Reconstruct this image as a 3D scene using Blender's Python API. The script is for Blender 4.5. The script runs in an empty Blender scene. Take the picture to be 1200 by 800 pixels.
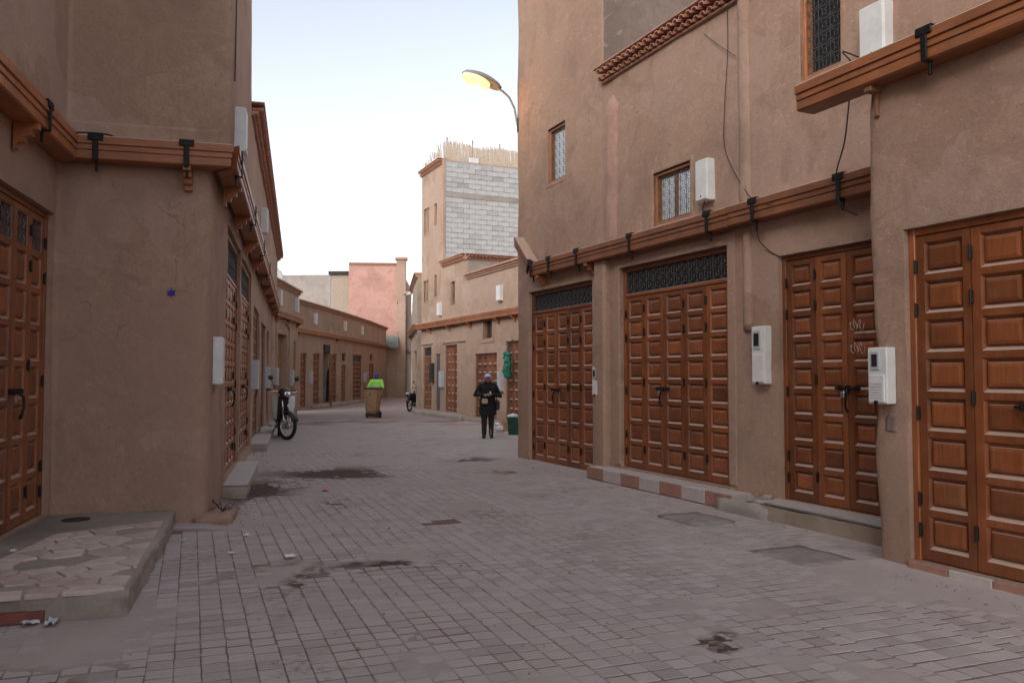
import bpy, math, random
from mathutils import Vector, noise
random.seed(7)
PI = math.pi
# ------------------------------------------------------------------ camera, sky, sun, exposure
sc = bpy.context.scene
FPX, PITCH, EYE = 968.0, math.atan(40 / 968.0), 1.6
cam = bpy.data.cameras.new('camera'); camo = bpy.data.objects.new('camera', cam)
sc.collection.objects.link(camo); sc.camera = camo
cam.sensor_width = 36; cam.lens = FPX / 1200 * 36; cam.clip_end = 3000; cam.clip_start = .05
camo.location = (0, 0, EYE); camo.rotation_euler = (PI / 2 + PITCH, 0, 0)
SUN_EL, SUN_AZ = math.radians(32), math.radians(-150)      # low sun behind the camera, over the roofs
w = bpy.data.worlds.new('World'); sc.world = w; w.use_nodes = True
wn = w.node_tree.nodes; wl = w.node_tree.links
sky = wn.new('ShaderNodeTexSky'); sky.sky_type = 'NISHITA'; sky.sun_disc = False
sky.sun_elevation = SUN_EL; sky.sun_rotation = SUN_AZ
sky.altitude = 450; sky.air_density = 1.0; sky.dust_density = 3.0; sky.ozone_density = 1.0
hs = wn.new('ShaderNodeHueSaturation'); hs.inputs['Saturation'].default_value = 0.36
wl.new(sky.outputs[0], hs.inputs['Color']); wl.new(hs.outputs[0], wn['Background'].inputs[0])
wn['Background'].inputs[1].default_value = 0.10
sund = bpy.data.lights.new('sun', 'SUN'); sun = bpy.data.objects.new('sun', sund); sc.collection.objects.link(sun)
sund.energy = 0.15; sund.angle = math.radians(40); sund.color = (1, .93, .85)
_d = Vector((math.sin(SUN_AZ) * math.cos(SUN_EL), math.cos(SUN_AZ) * math.cos(SUN_EL), math.sin(SUN_EL)))
sun.rotation_euler = _d.to_track_quat('Z', 'Y').to_euler(); sun.location = (0, 0, 30)
sc.view_settings.view_transform = 'Standard'; sc.view_settings.look = 'None'
sc.view_settings.exposure = 1.55; sc.view_settings.gamma = 1
sc.cycles.max_bounces = 8; sc.cycles.diffuse_bounces = 5; sc.cycles.sample_clamp_indirect = 6
sc.cycles.use_denoising = True

# ------------------------------------------------------------------ helpers
COL = sc.collection
def ray(px, py):
    x, up = (px - 600) / FPX, (400 - py) / FPX
    Y = math.cos(PITCH) - up * math.sin(PITCH); Z = math.sin(PITCH) + up * math.cos(PITCH)
    return x / Y, Z / Y
def ground(px, py, z=0):
    x, k = ray(px, py); t = (z - EYE) / k
    return Vector((x * t, t, z))
class Frame:
    """a wall: origin, direction along it (x), y into the building, z up"""
    def __init__(s, o, d):
        s.o = Vector((o[0], o[1])); s.x = Vector((d[0], d[1])).normalized(); s.y = Vector((-s.x.y, s.x.x))
        s.ang = math.atan2(s.x.y, s.x.x)
    def pt(s, u, d, z):
        p = s.o + s.x * u + s.y * d
        return Vector((p.x, p.y, z))
    def at(s, px, py, d=0):
        rx, k = ray(px, py); o = s.o + s.y * d
        t = o.dot(s.y) / Vector((rx, 1)).dot(s.y)
        return (Vector((rx * t, t)) - o).dot(s.x), EYE + k * t
    def shift(s, d): return Frame(s.o + s.y * d, s.x)
class MB:
    def __init__(s): s.v = []; s.f = []
    def add(s, vs, fs):
        n = len(s.v); s.v += [tuple(v) for v in vs]; s.f += [tuple(n + i for i in f) for f in fs]; return s
    def box(s, x0, x1, y0, y1, z0, z1):
        return s.add([(x0,y0,z0),(x1,y0,z0),(x1,y1,z0),(x0,y1,z0),(x0,y0,z1),(x1,y0,z1),(x1,y1,z1),(x0,y1,z1)],
                     [(0,3,2,1),(4,5,6,7),(0,1,5,4),(1,2,6,5),(2,3,7,6),(3,0,4,7)])
    def bbox(s, x0, x1, y0, y1, z0, z1, b=.01):
        """box with chamfered edges"""
        X, Y, Z = (x0, x1), (y0, y1), (z0, z1); vs = []; idx = {}
        for i in (0,1):
            for j in (0,1):
                for k in (0,1):
                    sx, sy, sz = (1,-1)[i]*b, (1,-1)[j]*b, (1,-1)[k]*b
                    for a, p in enumerate(((X[i],Y[j]+sy,Z[k]+sz),(X[i]+sx,Y[j],Z[k]+sz),(X[i]+sx,Y[j]+sy,Z[k]))):
                        idx[i,j,k,a] = len(vs); vs.append(p)
        fs = []
        for q in (0,1):
            fs.append([idx[q,j,k,0] for j,k in ((0,0),(1,0),(1,1),(0,1))][::1 if q else -1])
            fs.append([idx[i,q,k,1] for i,k in ((0,0),(1,0),(1,1),(0,1))][::-1 if q else 1])
            fs.append([idx[i,j,q,2] for i,j in ((0,0),(1,0),(1,1),(0,1))][::1 if q else -1])
        for a_ in (0,1):
            for b_ in (0,1):
                fs.append([idx[0,a_,b_,1],idx[1,a_,b_,1],idx[1,a_,b_,2],idx[0,a_,b_,2]][::1 if a_!=b_ else -1] if False else [idx[0,a_,b_,1],idx[1,a_,b_,1],idx[1,a_,b_,2],idx[0,a_,b_,2]])
                fs.append([idx[a_,0,b_,0],idx[a_,1,b_,0],idx[a_,1,b_,2],idx[a_,0,b_,2]])
                fs.append([idx[a_,b_,0,0],idx[a_,b_,1,0],idx[a_,b_,1,1],idx[a_,b_,0,1]])
                for c_ in (0,1): fs.append([idx[a_,b_,c_,0],idx[a_,b_,c_,1],idx[a_,b_,c_,2]])
        return s.add(vs, fs)
    def tube(s, pts, r, n=6, caps=True):
        pts = [Vector(p) for p in pts]; rr = r if isinstance(r, (list, tuple)) else [r] * len(pts)
        base = len(s.v); up = None
        for i, p in enumerate(pts):
            t = (pts[min(i+1, len(pts)-1)] - pts[max(i-1, 0)]).normalized()
            if up is None: up = t.orthogonal().normalized()
            up = (up - t * up.dot(t))
            up = up.normalized() if up.length > 1e-5 else t.orthogonal().normalized()
            sd = t.cross(up)
            for k in range(n):
                a = 2 * PI * k / n; s.v.append(tuple(p + (up * math.cos(a) + sd * math.sin(a)) * rr[i]))
        for i in range(len(pts) - 1):
            for k in range(n):
                k2 = (k + 1) % n; a = base + i * n
                s.f.append((a + k, a + k2, a + n + k2, a + n + k))
        if caps:
            s.f.append(tuple(base + k for k in range(n))[::-1]); e = base + (len(pts) - 1) * n
            s.f.append(tuple(e + k for k in range(n)))
        return s
    def limb(s, pr, n=10):
        """rounded tapering limb through (point, radius)"""
        P = [(Vector(p), r) for p, r in pr]
        d0 = (P[0][0] - P[1][0]).normalized(); d1 = (P[-1][0] - P[-2][0]).normalized()
        a = [(P[0][0] + d0 * P[0][1] * math.sin(q), P[0][1] * math.cos(q)) for q in (1.45, 1.0, .5)]
        b = [(P[-1][0] + d1 * P[-1][1] * math.sin(q), P[-1][1] * math.cos(q)) for q in (.5, 1.0, 1.45)]
        L = a + P + b
        return s.tube([p for p, _ in L], [r for _, r in L], n)
    def ell(s, c, rx, ry, rz, n=12, m=8, rot=0):
        base = len(s.v); cr, sr = math.cos(rot), math.sin(rot)
        for i in range(m + 1):
            th = PI * (i + (.02 if i == 0 else -.02 if i == m else 0)) / m
            for k in range(n):
                a = 2 * PI * k / n; x, y = rx * math.sin(th) * math.cos(a), ry * math.sin(th) * math.sin(a)
                s.v.append((c[0] + x * cr - y * sr, c[1] + x * sr + y * cr, c[2] - rz * math.cos(th)))
        for i in range(m):
            for k in range(n):
                k2 = (k + 1) % n; a = base + i * n; s.f.append((a + k, a + k2, a + n + k2, a + n + k))
        s.f.append(tuple(base + k for k in range(n))[::-1]); e = base + m * n; s.f.append(tuple(e + k for k in range(n)))
        return s
    def loft(s, rings):
        """closed rings of equal length, capped"""
        n = len(rings[0]); base = len(s.v)
        for r in rings: s.v += [tuple(p) for p in r]
        for i in range(len(rings) - 1):
            for k in range(n):
                k2 = (k + 1) % n; a = base + i * n; s.f.append((a + k, a + k2, a + n + k2, a + n + k))
        s.f.append(tuple(base + k for k in range(n))[::-1]); e = base + (len(rings) - 1) * n
        s.f.append(tuple(e + k for k in range(n))); return s
    def prism(s, prof, axis, a0, a1):
        """2D profile extruded along x ('x': prof=(y,z)) or y ('y': prof=(x,z)) or z ('z': prof=(x,y))"""
        mk = {'x': lambda p, a: (a, p[0], p[1]), 'y': lambda p, a: (p[0], a, p[1]), 'z': lambda p, a: (p[0], p[1], a)}[axis]
        return s.loft([[mk(p, a0) for p in prof], [mk(p, a1) for p in prof]])
    def torus(s, c, R, r, axis='x', n=24, m=8, a0=0, a1=2 * PI):
        full = abs(a1 - a0 - 2 * PI) < 1e-6
        pts = []
        for i in range(n if full else n + 1):
            a = a0 + (a1 - a0) * i / n; pts.append((math.cos(a) * R, math.sin(a) * R))
        mk = {'x': lambda u, v, wv: (c[0] + wv, c[1] + u, c[2] + v), 'y': lambda u, v, wv: (c[0] + u, c[1] + wv, c[2] + v), 'z': lambda u, v, wv: (c[0] + u, c[1] + v, c[2] + wv)}[axis]
        base = len(s.v); N = len(pts)
        for (pu, pv) in pts:
            L = math.hypot(pu, pv)
            for k in range(m):
                b = 2 * PI * k / m; q = (L + r * math.cos(b)) / L
                s.v.append(mk(pu * q, pv * q, r * math.sin(b)))
        for i in range(N if full else N - 1):
            for k in range(m):
                k2 = (k + 1) % m; a = base + i * m; b2 = base + ((i + 1) % N) * m
                s.f.append((a + k, a + k2, b2 + k2, b2 + k))
        return s
    def rot(s, fn): s.v = [tuple(fn(Vector(v))) for v in s.v]; return s
    def mesh(s, name, mat, smooth=False):
        me = bpy.data.meshes.new(name); me.from_pydata(s.v, [], s.f); me.validate()
        import bmesh
        bm = bmesh.new(); bm.from_mesh(me); bmesh.ops.recalc_face_normals(bm, faces=bm.faces); bm.to_mesh(me); bm.free()
        if mat is not None: me.materials.append(mat)
        if smooth: me.polygons.foreach_set('use_smooth', [True] * len(me.polygons))
        return me
def link(name, data, parent=None, loc=(0, 0, 0), rz=0.0):
    o = bpy.data.objects.new(name, data); COL.objects.link(o)
    o.location = loc; o.rotation_euler = (0, 0, rz)
    if parent is not None: o.parent = parent
    return o
def tag(o, label=None, cat=None, group=None, kind=None):
    if label: o['label'] = label
    if cat: o['category'] = cat
    if group: o['group'] = group
    if kind: o['kind'] = kind
    return o
def thing(name, label, cat, loc=(0, 0, 0), rz=0.0, group=None):
    return tag(link(name, None, None, loc, rz), label, cat, group)
def part(name, mb, mat, parent, loc=(0, 0, 0), rz=0.0, smooth=False):
    return link(name, mb.mesh(name, mat, smooth) if isinstance(mb, MB) else mb, parent, loc, rz)
def on_wall(name, mb, mat, root, F, u, d, z, smooth=False):
    """a part of a building whose own axes are the wall's (x along, y inwards)"""
    p = F.pt(u, d, z) - root.location if root is not None else F.pt(u, d, z)
    if root is not None and root.rotation_euler[2]:
        a = -root.rotation_euler[2]; c, s_ = math.cos(a), math.sin(a)
        p = Vector((p.x * c - p.y * s_, p.x * s_ + p.y * c, p.z))
        return part(name, mb, mat, root, p, F.ang + a, smooth)
    return part(name, mb, mat, root, p, F.ang, smooth)
def n3(x, y, z, s): return noise.noise(Vector((x * s, y * s, z * s)))

# ------------------------------------------------------------------ materials
def newmat(name):
    m = bpy.data.materials.new(name); m.use_nodes = True
    nt = m.node_tree; return m, nt.nodes, nt.links, nt.nodes['Principled BSDF']
def setbump(N, L, b, src, strength, dist):
    bp = N.new('ShaderNodeBump'); bp.inputs['Strength'].default_value = strength; bp.inputs['Distance'].default_value = dist
    L.new(src, bp.inputs['Height']); L.new(bp.outputs[0], b.inputs['Normal']); return bp
def nz(N, L, vec, scale, detail=4, rough=.55, dist=0.0):
    t = N.new('ShaderNodeTexNoise'); t.inputs['Scale'].default_value = scale; t.inputs['Detail'].default_value = detail
    t.inputs['Roughness'].default_value = rough; t.inputs['Distortion'].default_value = dist
    if vec is not None: L.new(vec, t.inputs['Vector'])
    return t.outputs['Fac']
def ramp(N, L, fac, stops):
    r = N.new('ShaderNodeValToRGB'); L.new(fac, r.inputs['Fac']); e = r.color_ramp.elements
    while len(e) < len(stops): e.new(.5)
    for el, (p, c) in zip(e, stops):
        el.position = p; el.color = (c, c, c, 1) if isinstance(c, (int, float)) else (*c, 1)
    return r.outputs['Color']
def mix(N, L, fac, a, b, mode='MIX'):
    m = N.new('ShaderNodeMix'); m.data_type = 'RGBA'; m.blend_type = mode
    for sock, v in ((m.inputs[0], fac), (m.inputs[6], a), (m.inputs[7], b)):
        if isinstance(v, (int, float)): sock.default_value = v
        elif isinstance(v, tuple): sock.default_value = (*v, 1)
        else: L.new(v, sock)
    return m.outputs[2]
def math_(N, L, op, a, b=None):
    m = N.new('ShaderNodeMath'); m.operation = op
    for i, v in enumerate((a, b)):
        if v is None: continue
        if isinstance(v, (int, float)): m.inputs[i].default_value = v
        else: L.new(v, m.inputs[i])
    return m.outputs[0]
def mapv(N, L, src, scale=(1, 1, 1), loc=(0, 0, 0), rot=(0, 0, 0)):
    m = N.new('ShaderNodeMapping'); m.inputs['Scale'].default_value = scale; m.inputs['Location'].default_value = loc
    m.inputs['Rotation'].default_value = rot; L.new(src, m.inputs['Vector']); return m.outputs[0]
def hexc(c, k): return tuple(min(1, x * k) for x in c)
def plaster(name, c, spots=.5, tint=(.06, 0, -.03)):
    m, N, L, b = newmat(name)
    pos = N.new('ShaderNodeNewGeometry').outputs['Position']
    big = nz(N, L, pos, .55, 5, .6, .6); mid = nz(N, L, pos, 2.6, 6, .65, .3); fine = nz(N, L, pos, 34, 3, .6)
    strk = nz(N, L, mapv(N, L, pos, (5, 5, .5)), 1.0, 5, .6, .4)
    col = mix(N, L, ramp(N, L, big, [(.3, 0), (.7, 1)]), hexc(c, .84), tuple(min(1, x * 1.12 + t * .3) for x, t in zip(c, tint)))
    col = mix(N, L, math_(N, L, 'MULTIPLY', ramp(N, L, mid, [(.42, 0), (.68, 1)]), .8), col, hexc(c, 1.2))
    col = mix(N, L, math_(N, L, 'MULTIPLY', ramp(N, L, strk, [(.5, 0), (.75, 1)]), .35), col, hexc(c, .72))
    col = mix(N, L, math_(N, L, 'MULTIPLY', ramp(N, L, fine, [(.35, 0), (.65, 1)]), .22), col, hexc(c, 1.35))
    fl = nz(N, L, mapv(N, L, pos, (1.6, 1.6, 1), (2, 5, 1)), 11, 5, .7, .9)
    col = mix(N, L, math_(N, L, 'MULTIPLY', ramp(N, L, fl, [(.4, 0), (.66, 1)]), .45), col, hexc(c, .68))
    # repaired patches of a slightly different mix, hairline cracks
    wv = N.new('ShaderNodeTexNoise'); wv.inputs['Scale'].default_value = 1.3; wv.inputs['Detail'].default_value = 5; L.new(pos, wv.inputs['Vector'])
    wa = N.new('ShaderNodeVectorMath'); wa.operation = 'MULTIPLY_ADD'; L.new(wv.outputs['Color'], wa.inputs[0]); wa.inputs[1].default_value = (.9, .9, .9); L.new(pos, wa.inputs[2])
    vo = N.new('ShaderNodeTexVoronoi'); vo.inputs['Scale'].default_value = .7; L.new(wa.outputs[0], vo.inputs['Vector'])
    vs = N.new('ShaderNodeSeparateColor'); L.new(vo.outputs['Color'], vs.inputs[0])
    col = mix(N, L, math_(N, L, 'MULTIPLY', ramp(N, L, vs.outputs[0], [(.45, 0), (.62, 1)]), .4), col, (c[0] * 1.12, c[1] * 1.16, c[2] * 1.25))
    col = mix(N, L, math_(N, L, 'MULTIPLY', ramp(N, L, vs.outputs[1], [(.55, 0), (.7, 1)]), .35), col, (c[0] * .82, c[1] * .76, c[2] * .72))
    ve_ = N.new('ShaderNodeTexVoronoi'); ve_.feature = 'DISTANCE_TO_EDGE'; ve_.inputs['Scale'].default_value = .55; L.new(wa.outputs[0], ve_.inputs['Vector'])
    ck = math_(N, L, 'MULTIPLY', ramp(N, L, ve_.outputs['Distance'], [(.0015, 1), (.005, 0)]), ramp(N, L, mid, [(.5, 0), (.6, 1)]))
    col = mix(N, L, math_(N, L, 'MULTIPLY', ck, .55), col, hexc(c, .5))
    # pale scuffs and scratches of their own shape
    sc_ = nz(N, L, mapv(N, L, pos, (3.2, 3.2, 7.5)), 1.7, 8, .72, 1.6)
    col = mix(N, L, math_(N, L, 'MULTIPLY', ramp(N, L, sc_, [(.60, 0), (.68, 1)]), spots), col, tuple(min(1, x * 1.45 + .02) for x in c))
    dk = nz(N, L, mapv(N, L, pos, (1, 1, 1), (7.3, 2.1, 4)), 1.15, 6, .6, .8)
    col = mix(N, L, math_(N, L, 'MULTIPLY', ramp(N, L, dk, [(.53, 0), (.66, 1)]), .6), col, hexc(c, .7))
    L.new(col, b.inputs['Base Color']); b.inputs['Roughness'].default_value = .93; b.inputs['Specular IOR Level'].default_value = .2
    h = math_(N, L, 'ADD', math_(N, L, 'MULTIPLY', nz(N, L, pos, 9, 7, .7), 1.0), math_(N, L, 'MULTIPLY', nz(N, L, pos, 60, 4, .7), .28))
    setbump(N, L, b, h, .6, .026); return m
def woodmat(name, c, rough=.42, axis='z', coat=.25):
    m, N, L, b = newmat(name)
    tc = N.new('ShaderNodeTexCoord').outputs['Object']; oi = N.new('ShaderNodeObjectInfo')
    off = N.new('ShaderNodeVectorMath'); off.operation = 'ADD'; L.new(tc, off.inputs[0])
    sc3 = N.new('ShaderNodeVectorMath'); sc3.operation = 'SCALE'; L.new(oi.outputs['Location'], sc3.inputs[0]); sc3.inputs['Scale'].default_value = 3.7
    L.new(sc3.outputs[0], off.inputs[1])
    sv = (26, 26, 2.2) if axis == 'z' else (2.2, 26, 26)
    g = nz(N, L, mapv(N, L, off.outputs[0], sv), 1.0, 5, .6, 1.4)
    g2 = nz(N, L, off.outputs[0], 2.2, 4, .6)
    col = ramp(N, L, g, [(.25, hexc(c, .62)), (.5, c), (.78, hexc(c, 1.3))])
    col = mix(N, L, ramp(N, L, g2, [(.35, 0), (.7, .75)]), col, hexc(c, .5))
    hsv = N.new('ShaderNodeHueSaturation'); L.new(col, hsv.inputs['Color'])
    L.new(math_(N, L, 'ADD', math_(N, L, 'MULTIPLY', oi.outputs['Random'], .6), .66), hsv.inputs['Value'])
    # dust settled in blotches
    du = nz(N, L, mapv(N, L, off.outputs[0], (1, 1, 1), (3, 1, 2)), 5.5, 6, .7)
    col = mix(N, L, math_(N, L, 'MULTIPLY', ramp(N, L, du, [(.5, 0), (.75, 1)]), .12), hsv.outputs[0], (.36, .27, .2))
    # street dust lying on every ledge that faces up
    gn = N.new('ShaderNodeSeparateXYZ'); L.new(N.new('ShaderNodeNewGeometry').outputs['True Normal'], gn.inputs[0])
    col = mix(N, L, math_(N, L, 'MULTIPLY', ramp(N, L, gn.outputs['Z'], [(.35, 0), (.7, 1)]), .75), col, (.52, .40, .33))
    L.new(col, b.inputs['Base Color']); L.new(ramp(N, L, du, [(.3, rough - .08), (.8, rough + .25)]), b.inputs['Roughness'])
    b.inputs['Coat Weight'].default_value = coat; b.inputs['Coat Roughness'].default_value = .3
    setbump(N, L, b, g, .25, .004); return m
def simple(name, c, rough=.6, metal=0.0, var=.25, vs=8.0, bump=.1, spec=.35):
    m, N, L, b = newmat(name)
    tc = N.new('ShaderNodeTexCoord').outputs['Object']
    f = nz(N, L, tc, vs, 5, .65, .3)
    L.new(ramp(N, L, f, [(.25, hexc(c, 1 - var)), (.75, hexc(c, 1 + var))]), b.inputs['Base Color'])
    L.new(ramp(N, L, f, [(.3, max(0, rough - .1)), (.7, min(1, rough + .1))]), b.inputs['Roughness'])
    b.inputs['Metallic'].default_value = metal; b.inputs['Specular IOR Level'].default_value = spec
    if bump: setbump(N, L, b, nz(N, L, tc, vs * 6, 4), bump, .004)
    return m
ADOBE = (.365, .243, .18)
M = {}
M['plaster'] = plaster('adobe_plaster', ADOBE)
M['plaster_old'] = plaster('adobe_plaster_rough', (.36, .24, .178), 1.0)
M['plaster_up'] = plaster('adobe_plaster_upper', (.375, .25, .184), .9)
M['plaster_pink'] = plaster('fresh_pink_plaster', (.40, .255, .20), .8)
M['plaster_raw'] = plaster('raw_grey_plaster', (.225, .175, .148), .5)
M['plaster_far'] = plaster('adobe_plaster_far', (.40, .285, .215), .6)
M['pink'] = plaster('pink_render', (.47, .275, .23), .3)
M['greyrender'] = plaster('grey_render', (.33, .295, .265), .4)
M['concrete'] = plaster('weathered_concrete', (.33, .29, .25), .8)
M['stone'] = plaster('rough_stone', (.34, .27, .21), .7)
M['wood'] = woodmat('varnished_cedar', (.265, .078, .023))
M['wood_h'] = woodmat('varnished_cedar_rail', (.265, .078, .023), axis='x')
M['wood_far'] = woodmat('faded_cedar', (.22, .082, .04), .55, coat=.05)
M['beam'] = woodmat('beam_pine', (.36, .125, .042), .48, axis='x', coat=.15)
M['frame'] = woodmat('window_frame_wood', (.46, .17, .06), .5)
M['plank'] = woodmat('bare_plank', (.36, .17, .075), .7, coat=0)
M['iron'] = simple('black_iron', (.018, .017, .017), .5, .6, .4, 20)
M['grille'] = simple('grille_iron', (.085, .09, .095), .5, .2, .3, 20)
M['steel'] = simple('dull_steel', (.42, .41, .4), .35, .9, .2, 20)
M['white'] = simple('white_enamel_box', (.66, .655, .64), .45, 0, .14, 5, .05)
M['whitew'] = simple('weathered_white_box', (.6, .6, .6), .55, 0, .12, 6, .1)
M['greybox'] = simple('grey_plastic_box', (.42, .45, .48), .5, 0, .1, 6, .05)
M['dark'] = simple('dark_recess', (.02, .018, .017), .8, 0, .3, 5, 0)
M['terracotta'] = simple('terracotta_tile', (.50, .25, .17), .8, 0, .35, 9, .3)
M['brickred'] = simple('thin_brick', (.40, .23, .16), .85, 0, .3, 9, .3)
M['redtile'] = simple('dark_red_step_tile', (.22, .07, .055), .5, 0, .3, 14, .1)
M['pinktile'] = simple('red_step_tile', (.34, .18, .14), .6, 0, .25, 12, .15)
M['greytile'] = simple('pale_step_tile', (.46, .41, .38), .6, 0, .2, 12, .15)
M['block'] = simple('grey_cement_block', (.44, .435, .43), .9, 0, .2, 5, .5)
M['block2'] = simple('grey_cement_block_dark', (.38, .375, .37), .9, 0, .22, 5, .5)
M['mortar'] = simple('cement_mortar', (.33, .32, .31), .95, 0, .2, 6, .4)
M['palebrick'] = simple('pale_brick', (.38, .30, .24), .9, 0, .2, 6, .4)
M['marble'] = simple('pale_marble_flag', (.55, .46, .41), .5, 0, .2, 5, .1)
M['marble2'] = simple('pinkish_marble_flag', (.46, .365, .32), .55, 0, .25, 5, .1)
M['slab'] = simple('grey_cover_slab', (.27, .235, .22), .95, 0, .3, 7, .6, .15)
M['reed'] = simple('dry_reed', (.55, .45, .35), .9, 0, .35, 30, .3)
M['rubber'] = simple('black_rubber', (.02, .02, .02), .75, 0, .3, 12, .1)
M['blackplastic'] = simple('black_plastic', (.018, .018, .02), .35, 0, .3, 12, 0)
M['whiteplastic'] = simple('white_plastic', (.62, .62, .62), .35, 0, .08, 6, 0)
M['chrome'] = simple('chrome', (.7, .7, .7), .18, 1, .1, 12, 0)
M['seatvinyl'] = simple('seat_vinyl', (.02, .02, .022), .5, 0, .3, 12, .1)
M['cloth'] = simple('black_cloth', (.012, .012, .015), .9, 0, .4, 20, .3)
M['trouser'] = simple('dark_trousers', (.02, .02, .025), .9, 0, .4, 20, .3)
M['navy'] = simple('navy_trousers', (.02, .025, .05), .9, 0, .4, 20, .3)
M['skin'] = simple('skin', (.26, .13, .085), .55, 0, .12, 20, .05)
M['cap'] = simple('pale_blue_cap', (.42, .44, .66), .85, 0, .15, 20, .2)
M['bluecap'] = simple('royal_blue_cap', (.04, .06, .30), .85, 0, .2, 20, .2)
M['hivis'] = simple('hi_vis_green', (.33, .72, .10), .8, 0, .12, 14, .2)
M['silver'] = simple('reflective_tape', (.6, .6, .58), .5, 0, .1, 14, 0)
M['bag'] = simple('beige_bag', (.42, .34, .28), .8, 0, .2, 20, .2)
M['cart'] = simple('cart_board', (.36, .225, .125), .85, 0, .3, 6, .3)
M['cartdark'] = simple('cart_dark', (.045, .035, .03), .8, 0, .3, 6, .3)
M['greenbin'] = simple('green_plastic_bin', (.018, .075, .055), .5, 0, .2, 8, .05)
M['net'] = simple('green_netting', (.02, .16, .11), .7, 0, .5, 18, .5)
M['plasticbag'] = simple('pale_plastic_bag', (.55, .58, .6), .4, 0, .15, 12, .2)
M['paper'] = simple('white_paper_scrap', (.75, .73, .72), .7, 0, .08, 12, 0)
M['pinkpaper'] = simple('pink_wrapper', (.75, .25, .38), .5, 0, .2, 12, 0)
M['dish'] = simple('dish_white', (.48, .48, .48), .5, 0, .08, 6, 0)
M['cable'] = simple('black_cable', (.015, .014, .014), .7, 0, .3, 12, 0)
M['bluedoor'] = simple('blue_grey_metal_door', (.10, .12, .14), .5, .3, .2, 6, .1)
M['whitedoor'] = simple('white_painted_door', (.62, .60, .56), .6, 0, .12, 6, .1)
M['bluepaint'] = simple('blue_paint', (.03, .03, .32), .7, 0, .1, 12, 0)
M['chalk'] = simple('chalk', (.6, .5, .42), .9, 0, .1, 12, 0)
M['lamp'] = simple('lamp_grey', (.30, .30, .30), .45, .2, .12, 8, 0)
M['awning'] = simple('weathered_awning', (.17, .19, .18), .9, 0, .3, 6, .2)
def glassmat(name, c, rough=.08, spec=.8):
    m, N, L, b = newmat(name); b.inputs['Base Color'].default_value = (*c, 1); b.inputs['Roughness'].default_value = rough
    b.inputs['Specular IOR Level'].default_value = spec
    p = N.new('ShaderNodeTexCoord').outputs['Object']; setbump(N, L, b, nz(N, L, p, 3, 2), .15, .02); return m
M['glass'] = glassmat('dark_glass', (.02, .022, .025)); M['paleglass'] = glassmat('pale_blue_glass', (.80, .86, .90), .12, 1.0)  # paleglass: glossy pane with a pale blue-white base colour
m, N, L, b = newmat('lamp_lens_lit'); b.inputs['Base Color'].default_value = (.9, .6, .3, 1)
b.inputs['Emission Color'].default_value = (1, .62, .22, 1); b.inputs['Emission Strength'].default_value = 0.62; M['lens'] = m
m, N, L, b = newmat('lamp_lens_off'); b.inputs['Base Color'].default_value = (.7, .7, .7, 1); b.inputs['Roughness'].default_value = .25; M['lensoff'] = m

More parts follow.
